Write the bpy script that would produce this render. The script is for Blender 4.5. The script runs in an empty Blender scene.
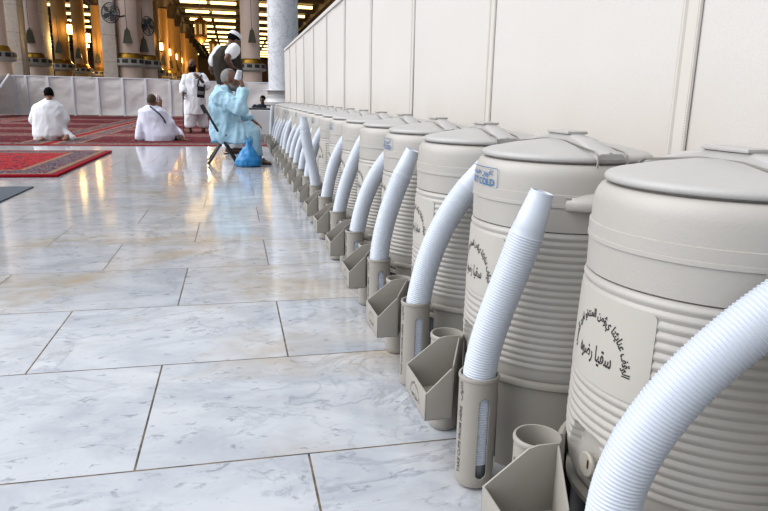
import bpy, bmesh, math, random
from mathutils import Vector, Matrix, noise
random.seed(7)
SC = bpy.context.scene
COL = SC.collection
rad = math.radians

# ------------------------------------------------------------------ camera
H = 0.86
YAW, PITCH, ROLL, FPX = 0.2284866, 0.23695535, 0.01993019, 644.2314
_f = Vector((math.sin(YAW), math.cos(YAW), 0)); _r = Vector((math.cos(YAW), -math.sin(YAW), 0)); _u = Vector((0, 0, 1))
_F = _f*math.cos(PITCH) - _u*math.sin(PITCH); _U = _u*math.cos(PITCH) + _f*math.sin(PITCH)
RX = _r*math.cos(ROLL) + _U*math.sin(ROLL); RU = -_r*math.sin(ROLL) + _U*math.cos(ROLL); RF = _F
cd = bpy.data.cameras.new('camera'); cam = bpy.data.objects.new('camera', cd); COL.objects.link(cam)
M = Matrix((RX, RU, -RF)).transposed().to_4x4(); M.translation = (0, 0, H)
cam.matrix_world = M
cd.sensor_width = 36; cd.lens = FPX/768*36; cd.clip_end = 400; cd.clip_start = 0.02
SC.camera = cam
def P(x, y, Y):
    """survey point: the place at distance Y along the hall that was sighted at (x, y)"""
    d = RX*((x-384)/FPX) - RU*((y-255.5)/FPX) + RF
    t = Y/d.y
    return Vector((d.x*t, Y, H+d.z*t))

# ------------------------------------------------------------------ node helper
class NT:
    def __init__(s, name):
        s.mat = bpy.data.materials.new(name); s.mat.use_nodes = True
        s.t = s.mat.node_tree; s.n = s.t.nodes; s.b = s.n['Principled BSDF']
    def node(s, typ, **kw):
        n = s.n.new(typ)
        for k, v in kw.items(): setattr(n, k, v)
        return n
    def link(s, a, b): s.t.links.new(a, b)
    def put(s, sock, v):
        if isinstance(v, bpy.types.NodeSocket): s.link(v, sock)
        else: sock.default_value = v
    def m(s, op, a, b=0.0, c=None):
        n = s.node('ShaderNodeMath', operation=op); s.put(n.inputs[0], a); s.put(n.inputs[1], b)
        if c is not None: s.put(n.inputs[2], c)
        return n.outputs[0]
    def mix(s, f, a, b, mode='MIX'):
        n = s.node('ShaderNodeMix', data_type='RGBA', blend_type=mode)
        s.put(n.inputs[0], f)
        for q, v in ((6, a), (7, b)):
            s.put(n.inputs[q], (*v, 1) if isinstance(v, tuple) and len(v) == 3 else v)
        return n.outputs[2]
    def obj(s):
        return s.node('ShaderNodeTexCoord').outputs['Object']
    def mapping(s, v, loc=(0,0,0), scale=(1,1,1), rot=(0,0,0)):
        n = s.node('ShaderNodeMapping'); s.link(v, n.inputs[0])
        n.inputs['Location'].default_value = loc; n.inputs['Scale'].default_value = scale; n.inputs['Rotation'].default_value = rot
        return n.outputs[0]
    def noise(s, v, scale, detail=4, rough=.5, dist=0, dim='3D', w=None):
        n = s.node('ShaderNodeTexNoise', noise_dimensions=dim); s.link(v, n.inputs['Vector'])
        n.inputs['Scale'].default_value = scale; n.inputs['Detail'].default_value = detail; n.inputs['Roughness'].default_value = rough
        n.inputs['Distortion'].default_value = dist
        if w is not None: s.put(n.inputs['W'], w)
        return n.outputs['Fac']
    def vor(s, v, scale, feature='F1', out='Distance'):
        n = s.node('ShaderNodeTexVoronoi', feature=feature); s.link(v, n.inputs['Vector']); n.inputs['Scale'].default_value = scale
        return n.outputs[out]
    def ramp(s, f, stops, interp='LINEAR'):
        n = s.node('ShaderNodeValToRGB'); s.link(f, n.inputs[0]); e = n.color_ramp.elements; n.color_ramp.interpolation = interp
        while len(e) < len(stops): e.new(0.5)
        for q, (p, c) in zip(e, stops):
            q.position = p; q.color = (c, c, c, 1) if isinstance(c, (int, float)) else (*c, 1)
        return n.outputs[0]
    def sep(s, v):
        n = s.node('ShaderNodeSeparateXYZ'); s.link(v, n.inputs[0]); return n.outputs
    def bump(s, h, strength=.3, dist=.01):
        n = s.node('ShaderNodeBump'); s.link(h, n.inputs['Height']); n.inputs['Strength'].default_value = strength; n.inputs['Distance'].default_value = dist
        s.link(n.outputs[0], s.b.inputs['Normal'])
    def done(s, col=None, rough=None, metal=None, spec=None):
        for k, v in (('Base Color', col), ('Roughness', rough), ('Metallic', metal), ('Specular IOR Level', spec)):
            if v is None: continue
            if isinstance(v, tuple) and len(v) == 3: v = (*v, 1)
            s.put(s.b.inputs[k], v)
        return s.mat

def lin(r, g, b):
    f = lambda c: (c/255/12.92) if c <= 10 else ((c/255+.055)/1.055)**2.4
    return tuple(.60*f(c) for c in (r, g, b))      # albedo; the exposure makes up the level

def lit(r, g, b):
    return tuple(min(.86, c*1.42) for c in lin(r, g, b))     # bright cloth

def plain(name, col, rough=.5, var=.12, scale=6, metal=0, bump=0, bscale=60, spec=.5):
    t = NT(name); o = t.obj()
    n = t.noise(o, scale, 5, .6)
    dark = tuple(c*(1-var) for c in col); lite = tuple(min(1, c*(1+var*.5)) for c in col)
    c = t.mix(n, dark, lite)
    if bump:
        t.bump(t.noise(o, bscale, 3), bump, .004)
    return t.done(c, rough, metal, spec)

# ------------------------------------------------------------------ mesh helpers
class MB:
    def __init__(s): s.v = []; s.f = []
    def add(s, vs, fs):
        o = len(s.v); s.v += [tuple(v) for v in vs]; s.f += [tuple(i+o for i in f) for f in fs]; return s
    def box(s, c, d, rot=None, bev=0.0):
        bm = bmesh.new(); bmesh.ops.create_cube(bm, size=1)
        bmesh.ops.scale(bm, vec=d, verts=bm.verts)
        if bev: bmesh.ops.bevel(bm, geom=list(bm.edges), offset=bev, segments=2, profile=.6, affect='EDGES')
        if rot is not None: bmesh.ops.rotate(bm, matrix=rot, verts=bm.verts, cent=(0,0,0))
        bmesh.ops.translate(bm, vec=c, verts=bm.verts)
        return s.frombm(bm)
    def frombm(s, bm):
        bm.verts.index_update()
        s.add([v.co[:] for v in bm.verts], [[v.index for v in f.verts] for f in bm.faces]); bm.free(); return s
    def lathe(s, prof, seg=48, c=(0,0,0), axes=None, closed=False):
        A = axes or (Vector((1,0,0)), Vector((0,1,0)), Vector((0,0,1))); c = Vector(c)
        vs = []; fs = []; n = len(prof)
        for r, z in prof:
            for i in range(seg):
                a = 2*math.pi*i/seg
                vs.append(c + A[0]*(r*math.cos(a)) + A[1]*(r*math.sin(a)) + A[2]*z)
        for j in range(n if closed else n-1):
            k = (j+1) % n
            for i in range(seg):
                i2 = (i+1) % seg
                fs.append((j*seg+i, j*seg+i2, k*seg+i2, k*seg+i))
        return s.add(vs, fs)
    def tube(s, pts, r, seg=8, caps=True):
        pts = [Vector(p) for p in pts]; n = len(pts); vs = []; fs = []; up = None
        rs = r if isinstance(r, (list, tuple)) else [r]*n
        for i, p in enumerate(pts):
            t = (pts[min(i+1, n-1)]-pts[max(i-1, 0)]).normalized()
            if up is None: up = t.orthogonal().normalized()
            up = (up - t*up.dot(t)).normalized(); sd = t.cross(up)
            for q in range(seg):
                a = 2*math.pi*q/seg; vs.append(p + (up*math.cos(a)+sd*math.sin(a))*rs[i])
        for i in range(n-1):
            for q in range(seg):
                q2 = (q+1) % seg; fs.append((i*seg+q, i*seg+q2, (i+1)*seg+q2, (i+1)*seg+q))
        if caps: fs += [tuple(range(seg-1, -1, -1)), tuple((n-1)*seg+q for q in range(seg))]
        return s.add(vs, fs)
    def prism(s, poly, a, b, axes, bev=0.0):
        """poly in (u,v); extruded along w from a to b; axes=(U,V,W)"""
        U, V, W = [Vector(x) for x in axes]
        bm = bmesh.new()
        lo = [bm.verts.new(U*u+V*v+W*a) for u, v in poly]; hi = [bm.verts.new(U*u+V*v+W*b) for u, v in poly]
        n = len(poly); bm.faces.new(lo[::-1]); bm.faces.new(hi)
        for i in range(n): bm.faces.new((lo[i], lo[(i+1) % n], hi[(i+1) % n], hi[i]))
        bmesh.ops.recalc_face_normals(bm, faces=bm.faces)
        if bev: bmesh.ops.bevel(bm, geom=list(bm.edges), offset=bev, segments=2, profile=.6, affect='EDGES')
        return s.frombm(bm)
    def loft(s, secs, seg=24, caps=True):
        """secs: (centre, axis_a, axis_b) half-axis vectors"""
        vs = []; fs = []; n = len(secs)
        for c, a, b in secs:
            c = Vector(c); a = Vector(a); b = Vector(b)
            for q in range(seg):
                t = 2*math.pi*q/seg; vs.append(c+a*math.cos(t)+b*math.sin(t))
        for i in range(n-1):
            for q in range(seg):
                q2 = (q+1) % seg; fs.append((i*seg+q, i*seg+q2, (i+1)*seg+q2, (i+1)*seg+q))
        if caps: fs += [tuple(range(seg-1, -1, -1)), tuple((n-1)*seg+q for q in range(seg))]
        return s.add(vs, fs)
    def cap(s, p0, p1, r0, r1=None, seg=14, k=4):
        p0 = Vector(p0); p1 = Vector(p1); r1 = r0 if r1 is None else r1
        t = (p1-p0); t = t.normalized() if t.length > 1e-6 else Vector((0,0,1))
        u = t.orthogonal().normalized(); w = t.cross(u); secs = []
        for j in range(k):
            a = math.pi/2*(1-j/k)*.98; secs.append((p0 - t*r0*math.sin(a), u*r0*math.cos(a), w*r0*math.cos(a)))
        secs.append((p0, u*r0, w*r0)); secs.append((p1, u*r1, w*r1))
        for j in range(1, k+1):
            a = math.pi/2*(j/k)*.98; secs.append((p1 + t*r1*math.sin(a), u*r1*math.cos(a), w*r1*math.cos(a)))
        return s.loft(secs, seg)
    def ell(s, c, a, b, d, seg=16, k=8):
        c = Vector(c); a = Vector(a); b = Vector(b); d = Vector(d); secs = []
        for j in range(k+1):
            t = -math.pi/2*.98 + math.pi*.98*j/k; secs.append((c+d*math.sin(t), a*math.cos(t), b*math.cos(t)))
        return s.loft(secs, seg)
    def mesh(s, name, smooth=40):
        me = bpy.data.meshes.new(name); me.from_pydata(s.v, [], s.f); me.validate()
        bm = bmesh.new(); bm.from_mesh(me); bmesh.ops.recalc_face_normals(bm, faces=bm.faces); bm.to_mesh(me); bm.free()
        if smooth:
            for p in me.polygons: p.use_smooth = True
            me.set_sharp_from_angle(angle=rad(smooth))
        return me
    def build(s, name, mat, parent=None, smooth=40):
        return link(name, s.mesh(name, smooth), mat, parent)

def link(name, me, mat, parent=None):
    o = bpy.data.objects.new(name, me); COL.objects.link(o)
    if mat is not None:
        me.materials.clear(); me.materials.append(mat)
    if parent is not None: o.parent = parent
    return o
def evaluated(o, name):
    dg = bpy.context.evaluated_depsgraph_get(); dg.update()
    return bpy.data.meshes.new_from_object(o.evaluated_get(dg))
def remeshed(mb, name, mat, parent=None, voxel=.012, smooth=4, fold=0.0, fscale=(9, 9, 2.5), seed=0):
    """one continuous skin over everything collected in mb, with cloth folds if asked"""
    me = bpy.data.meshes.new('tmp'); me.from_pydata(mb.v, [], mb.f)
    bm = bmesh.new(); bm.from_mesh(me); bmesh.ops.recalc_face_normals(bm, faces=bm.faces); bm.to_mesh(me); bm.free()
    o = bpy.data.objects.new('tmp', me); COL.objects.link(o)
    r = o.modifiers.new('r', 'REMESH'); r.mode = 'VOXEL'; r.voxel_size = voxel
    if smooth:
        q = o.modifiers.new('s', 'SMOOTH'); q.factor = .5; q.iterations = smooth
    res = evaluated(o, name); bpy.data.objects.remove(o); bpy.data.meshes.remove(me)
    res.name = name
    if fold:
        ns = [v.normal.copy() for v in res.vertices]
        for v, n in zip(res.vertices, ns):
            p = v.co; q = Vector((p.x*fscale[0]+seed, p.y*fscale[1], p.z*fscale[2]+seed*.7))
            h = (.42-1.5*abs(noise.noise(q))) + .55*(.4-1.5*abs(noise.noise(q*1.9+Vector((3,1,7)))))
            v.co = p + n*(h*fold)
    for p in res.polygons: p.use_smooth = True
    return link(name, res, mat, parent)
def tag(o, label=None, cat=None, group=None, kind=None):
    if label: o['label'] = label
    if cat: o['category'] = cat
    if group: o['group'] = group
    if kind: o['kind'] = kind
    return o
def empty(name, loc=(0,0,0), rz=0):
    o = bpy.data.objects.new(name, None); COL.objects.link(o); o.location = loc; o.rotation_euler = (0,0,rz)
    o.empty_display_size = .1; return o
def copy_tree(o, parent=None):
    c = o.copy(); COL.objects.link(c)
    if parent is not None: c.parent = parent
    for ch in list(o.children): copy_tree(ch, c)
    return c
def reroot(root, parts):
    for p in parts:
        p.parent = root
        p.matrix_parent_inverse = Matrix.Translation(-Vector(root.location))

# ------------------------------------------------------------------ lettering
AR = {'ا':(0xFE8D,2),'ب':(0xFE8F,4),'ت':(0xFE95,4),'ة':(0xFE93,2),'ث':(0xFE99,4),'ج':(0xFE9D,4),'ح':(0xFEA1,4),'خ':(0xFEA5,4),'د':(0xFEA9,2),
 'ر':(0xFEAD,2),'ز':(0xFEAF,2),'س':(0xFEB1,4),'ش':(0xFEB5,4),'ص':(0xFEB9,4),'ض':(0xFEBD,4),'ط':(0xFEC1,4),'ع':(0xFEC9,4),'غ':(0xFECD,4),'ف':(0xFED1,4),
 'ق':(0xFED5,4),'ك':(0xFED9,4),'ل':(0xFEDD,4),'م':(0xFEE1,4),'ن':(0xFEE5,4),'ه':(0xFEE9,4),'و':(0xFEED,2),'ى':(0xFEEF,2),'ي':(0xFEF1,4),'ئ':(0xFE89,4),'أ':(0xFE83,2)}
def arabic(s):
    """joined letter forms in visual order"""
    out = []
    for i, ch in enumerate(s):
        if ch not in AR: out.append(ch); continue
        b, n = AR[ch]
        prev = i > 0 and s[i-1] in AR and AR[s[i-1]][1] == 4
        nxt = n == 4 and i+1 < len(s) and s[i+1] in AR
        out.append(chr(b + (3 if prev and nxt else 2 if nxt else 1 if prev else 0)))
    return ''.join(out[::-1])
def text2d(s, width, bold=.0, height=None):
    """flat lettering centred on the origin: (verts2d, faces)"""
    c = bpy.data.curves.new('t', 'FONT'); c.body = s; c.offset = bold; c.resolution_u = 3
    o = bpy.data.objects.new('t', c); COL.objects.link(o)
    dg = bpy.context.evaluated_depsgraph_get(); dg.update()
    me = o.evaluated_get(dg).to_mesh()
    vs = [(v.co.x, v.co.y) for v in me.vertices]; fs = [tuple(p.vertices) for p in me.polygons]
    o.evaluated_get(dg).to_mesh_clear(); bpy.data.objects.remove(o); bpy.data.curves.remove(c)
    x0 = min(v[0] for v in vs); x1 = max(v[0] for v in vs); y0 = min(v[1] for v in vs); y1 = max(v[1] for v in vs)
    k = width/(x1-x0); ky = k if height is None else height/(y1-y0)
    return [((x-(x0+x1)/2)*k, (y-(y0+y1)/2)*ky) for x, y in vs], fs
def on_cyl(R, az0=math.pi, z0=0.0, c=(0,0), flip=False):
    """maps flat (u,v) on to an upright cylinder face looked at from outside"""
    def f(u, v):
        a = az0 + u/R
        return (c[0]+R*math.cos(a), c[1]+R*math.sin(a), z0+v)
    return f
# ------------------------------------------------------------------ materials
M_ = {}
M_['cooler'] = plain('beige_moulded_plastic', lin(196, 191, 183), .42, .10, 5, bump=.10, bscale=220)
M_['lid'] = plain('pale_lid_plastic', lin(197, 194, 190), .40, .10, 7, bump=.10, bscale=220)
M_['plate'] = plain('smooth_plate_plastic', lin(202, 197, 187), .40, .05, 6)
M_['stand'] = plain('grey_stand_plastic', lin(172, 166, 155), .48, .12, 5, bump=.06, bscale=180)
M_['holder'] = plain('warm_grey_holder_plastic', lin(178, 172, 162), .45, .12, 9, bump=.05, bscale=200)
M_['spigot'] = plain('spigot_plastic', lin(190, 184, 172), .4, .08)
M_['brass'] = plain('brass', lin(190, 140, 70), .35, .2, 20, metal=1)
M_['navy'] = plain('dark_navy', lin(16, 26, 42), .5, .3)
M_['wire'] = plain('bail_wire_steel', lin(196, 190, 180), .3, .2, 30, metal=.85)
M_['ink'] = plain('black_print', lin(28, 27, 27), .6, .1)
M_['blue_ink'] = plain('blue_print', lin(38, 118, 178), .5, .1)
M_['cup'] = plain('white_cup_plastic', lin(221, 229, 241), .36, .03)
M_['cup'].node_tree.nodes['Principled BSDF'].inputs['Subsurface Weight'].default_value = 0.0
M_['rest'] = plain('grey_spring_rest', lin(160, 165, 170), .5, .1)

# ------------------------------------------------------------------ one water cooler (origin: its axis on the floor, front towards -X)
def cooler_radius(z):
    pts = [(.195,.196),(.205,.207),(.222,.2145),(.245,.219),(.262,.2205),(.30,.222),(.42,.2195),(.50,.2170),(.582,.2140),(.64,.2145),(.70,.2128),(.712,.2110),(.721,.2075),(.728,.2025),(.7315,.197),(.7325,.186)]
    for (a, ra), (b, rb) in zip(pts, pts[1:]):
        if a <= z <= b: return ra+(rb-ra)*(z-a)/(b-a)
    return pts[-1][1]
def cooler_body():
    zs = [.195,.200,.205,.213,.222,.232,.245,.256]
    n = 20; z0 = .262; pitch = .016
    for i in range(n):
        for q in range(6): zs.append(z0+pitch*(i+q/6))
    zs += [.582,.5838,.5842,.5864,.5868,.590,.600,.6385,.640,.641,.648,.6485,.6490,.6665,.668,.669,.680,.70,.706,.712,.717,.721,.725,.728,.730,.7315,.7322,.7325]
    seg = 168; mb = MB(); vs = []; fs = []
    sm = lambda a, b, x: max(0, min(1, (x-a)/(b-a)))
    for z in zs:
        for i in range(seg):
            d = (i/seg*360+180) % 360 - 180              # angle from the front (-X)
            r = cooler_radius(z)
            if z0 <= z < z0+n*pitch: r += .0028*(.5-.5*math.cos(2*math.pi*(z-z0)/pitch))**.8
            if .584 < z < .5866: r -= .0070
            if .640 < z < .6685: r += .0026
            if .6484 < z < .6491: r -= .0006
            # arched recess round the spigot
            if z < .33:
                hw = 8 + 9*sm(.315, .235, z)
                e = sm(hw+2.2, hw-1.2, abs(d))*sm(.322, .312, z)
                e = e*e*(3-2*e)
                flat = .203/max(.5, math.cos(rad(d)))
                r = r*(1-e) + min(r, flat)*e
            a = math.pi + rad(d)
            vs.append((r*math.cos(a), r*math.sin(a), z))
    for j in range(len(zs)-1):
        for i in range(seg):
            i2 = (i+1) % seg; fs.append((j*seg+i, j*seg+i2, (j+1)*seg+i2, (j+1)*seg+i))
    mb.add(vs, fs)
    fs2 = [tuple(range(seg))[::-1]]; mb.add([v for v in vs[:seg]], fs2)
    mb.add([v for v in vs[-seg:]], [tuple(range(seg))])
    return mb
def wrap_patch(outline, R0, R1, z0, n=18):
    """plate bent round the front: outline half sizes (half arc length, half height, corner)"""
    hw, hh, cr = outline; mb = MB(); nu, nv = 26, 14
    us = [-hw+2*hw*i/nu for i in range(nu+1)]; idx = {}
    def half(u):
        e = abs(u)-(hw-cr)
        return hh if e <= 0 else hh-cr+math.sqrt(max(0, cr*cr-e*e))
    us = sorted(set(us+[s*(hw-cr+cr*math.sin(math.pi/2*k/5)) for s in (-1,1) for k in range(6)]))
    vs = []; fs = []; m = len(us)
    for R in (R0, R1):
        for u in us:
            h = half(u); a = math.pi+u/R1
            for j in range(nv+1):
                v = -h+2*h*j/nv; rz_ = R-R1+cooler_radius(z0+v)+.0034; vs.append((rz_*math.cos(a), rz_*math.sin(a), z0+v))
    k = nv+1; N = m*k
    for i in range(m-1):
        for j in range(nv):
            q = (i*k+j, (i+1)*k+j, (i+1)*k+j+1, i*k+j+1); fs.append(q[::-1]); fs.append(tuple(x+N for x in q))
        for j in (0, nv):
            fs.append((i*k+j, (i+1)*k+j, (i+1)*k+j+N, i*k+j+N))
    for i in (0, m-1):
        for j in range(nv): fs.append((i*k+j, i*k+j+1, i*k+j+1+N, i*k+j+N))
    mb.add(vs, fs); bmesh_weld = None
    return mb
def make_cooler():
    root = empty('water_cooler')
    cooler_body().build('cooler_body', M_['cooler'], root, 35)
    lid = MB().lathe([(0,.728),(.182,.728),(.188,.7362),(.1955,.7366),(.1980,.7385),(.1986,.7425),(.1970,.7470),(.192,.7505),(.184,.7535),(.12,.7665),(.06,.7755),(.03,.778),(0,.7785)], 120).build('lid', M_['lid'], root, 50)
    # ridge handle across the lid, along Y
    h = MB(); prof = [(-.2015,.744,.757,.030),(-.19,.748,.7605,.030),(-.15,.755,.770,.029),(-.10,.760,.783,.026),(-.058,.763,.789,.022),(-.048,.765,.793,.021)]
    prof = prof + [(-y, a, b, w) for y, a, b, w in prof[::-1]]
    vs = []; fs = []
    for y, a, b, w in prof:
        vs += [(-w-.003, y, a), (-w, y, b-.004), (-w+.006, y, b), (w-.006, y, b), (w, y, b-.004), (w+.003, y, a)]
    for i in range(len(prof)-1):
        for q in range(6):
            q2 = (q+1) % 6; fs.append((i*6+q, i*6+q2, (i+1)*6+q2, (i+1)*6+q))
    fs += [tuple(range(6)), tuple((len(prof)-1)*6+q for q in range(6))]
    h.add(vs, fs)
    h.box((0, 0, .7940), (.052, .106, .007), bev=.003)
    hd = h.build('lid_handle', M_['lid'], lid, 40)
    for s in (-1, 1):
        x = s*.0345
        w = MB().tube([(x*1.02, -.2075, .728), (x*1.02, -.2085, .742), (x*1.02, -.205, .755), (x, -.19, .7615), (x, -.15, .7655), (x*.95, -.10, .7705), (x*.85, -.05, .7760),
                       (x*.85, .05, .7760), (x*.95, .10, .7705), (x, .15, .7655), (x, .19, .7615), (x*1.02, .205, .755), (x*1.02, .2085, .742), (x*1.02, .2075, .728)], .0023, 8)
        w.build('bail_wire', M_['wire'], lid)
    MB().lathe([(0,0),(.0035,0),(.0035,.0012),(0,.0016)], 10, c=(0, -.197, .7585)).build('rivet', M_['wire'], hd)
    # side grips on the band
    for s in (-1, 1):
        g = MB(); vs = []; fs = []; n = 16
        for i in range(n+1):
            t = -1+2*i/n; a = s*math.pi/2 + rad(26*t); e = (1-abs(t)**6)
            ro = .2155+.020*e+.007*max(0, 1-(t*1.5)**2); ri = .205; hump = .012*max(0, 1-(t*1.25)**2)
            for r, z in ((ri,.634),(ro-.003,.636),(ro,.640),(ro,.655),(ro-.004,.660),(.2195,.664+hump*.9),(ri,.668+hump)):
                vs.append((r*math.cos(a), r*math.sin(a), z))
        for i in range(n):
            for q in range(7):
                q2 = (q+1) % 7; fs.append((i*7+q, i*7+q2, (i+1)*7+q2, (i+1)*7+q))
        fs += [tuple(range(7)), tuple(n*7+q for q in range(7))]
        g.add(vs, fs).build('side_grip', M_['cooler'], root, 50)
    # raised name plate with lettering
    plate = wrap_patch((.1165, .0755, .012), .2150, .2236, .4835).build('name_plate', M_['plate'], root, 35)
    L = MB()
    def on_plate(z0):
        def f(u, v):
            z = z0+v; R = cooler_radius(z)+.0040; a = math.pi+u/.2236; return (R*math.cos(a), R*math.sin(a), z)
        return f
    f = on_plate(.457)
    v, fc = text2d(arabic('سقيا رضوه'), .094, .02, .035)
    L.add([f(a, b) for a, b in v], fc)
    v, fc = text2d(arabic('الوقف عنايئنا يؤمن المنتقو لفرد المسن'), .222, .03, .023)
    f2 = on_plate(.447)
    def arc(u, w):
        t = math.pi/2 - u/.215*math.pi*.98; a, b = .0735, .075
        nx, ny = math.cos(t)*b, math.sin(t)*a; l = math.hypot(nx, ny)
        return f2(a*math.cos(t)+nx/l*w, b*math.sin(t)+ny/l*w)
    L.add([arc(a, b) for a, b in v], fc)
    L.build('lettering', M_['ink'], plate, 0)
    # spigot
    sp = MB(); ax = (Vector((0,1,0)), Vector((0,0,1)), Vector((-1,0,0)))
    sp.lathe([(0,.185),(.029,.185),(.031,.190),(.031,.194),(.027,.197),(.0145,.198),(.014,.214),(.016,.216)], 28, c=(0,-.013,.260), axes=ax)
    sp.cap((-.206,-.013,.264), (-.208,-.013,.236), .0095, .0085)
    spo = sp.build('spigot', M_['spigot'], root, 40)
    MB().lathe([(0,.2145),(.0195,.2145),(.022,.2175),(.022,.221),(.020,.2235),(.012,.2225),(0,.222)], 28, c=(0,-.013,.260), axes=ax).build('push_button', M_['spigot'], spo, 40)
    MB().box((-.2232, -.020, .264), (.002, .004, .016), bev=.0008).build('brass_pin', M_['brass'], spo)
    return root
def make_cold_label():
    B = MB(); R = .2160
    # rounded frame line
    hw, hh, cr, w = .0765, .0235, .007, .0016
    pts = []
    for cx, cy, a0 in ((hw-cr, hh-cr, 0), (-hw+cr, hh-cr, 90), (-hw+cr, -hh+cr, 180), (hw-cr, -hh+cr, 270)):
        for q in range(7):
            a = rad(a0+15*q); pts.append((cx, cy, math.cos(a), math.sin(a)))
    dense = []
    for i in range(len(pts)):
        a, b = pts[i], pts[(i+1) % len(pts)]
        dense.append(a)
        p0 = (a[0]+cr*a[2], a[1]+cr*a[3]); p1 = (b[0]+cr*b[2], b[1]+cr*b[3]); d = math.hypot(p1[0]-p0[0], p1[1]-p0[1])
        for q in range(1, int(d/.008)):
            t = q/int(d/.008); dense.append((a[0]+(b[0]-a[0])*t, a[1]+(b[1]-a[1])*t, a[2], a[3]))
    f = on_cyl(R, math.pi, .6905); n = len(dense); vs = []; fs = []
    for x, y, nx, ny in dense:
        vs += [f(x+nx*cr, y+ny*cr), f(x+nx*(cr-w), y+ny*(cr-w))]
    for i in range(n):
        j = (i+1) % n; fs.append((2*i, 2*j, 2*j+1, 2*i+1))
    B.add(vs, fs)
    v, fc = text2d('NOT COLD', .128, .025, .0165); B.add([f(a, b-.0105) for a, b in v], fc)
    v, fc = text2d(arabic('غير مبرد'), .118, .02, .020); B.add([f(a, b+.0095) for a, b in v], fc)
    return B.mesh('cold_sign', 0)

# ------------------------------------------------------------------ cooler stand
def make_stand():
    root = empty('cooler_stand')
    mb = MB(); seg = 96; open_half = 33
    prof = [(.2185,0),(.2200,.002),(.2255,.219),(.2320,.2205),(.2375,.2250),(.2385,.2320),(.2355,.2375),(.2280,.2395),(.2235,.2370),(.2225,.2330),(.2222,.2240),(.2160,.004),(.2160,0)]
    # full ring at the foot, open in front above it
    angs = [180+open_half+(360-2*open_half)*i/seg for i in range(seg+1)]
    vs = []; fs = []; n = len(prof)
    for a in angs:
        for r, z in prof: vs.append((r*math.cos(rad(a)), r*math.sin(rad(a)), z))
    for i in range(seg):
        for j in range(n):
            j2 = (j+1) % n; fs.append((i*n+j, (i+1)*n+j, (i+1)*n+j2, i*n+j2))
    fs += [tuple(range(n)), tuple(seg*n+j for j in range(n))]
    mb.add(vs, fs)
    mb.build('stand_shell', M_['stand'], root, 40)
    MB().lathe([(.0,.184),(.2165,.184),(.2165,.194),(0,.194)], 72).build('support_plate', M_['stand'], root, 40)
    MB().lathe([(0,.001),(.200,.001),(.203,.006),(.203,.183),(0,.183)], 72).build('inner_cylinder', M_['navy'], root, 40)  # dark navy cylinder inside the open-fronted shell
    return root

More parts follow.
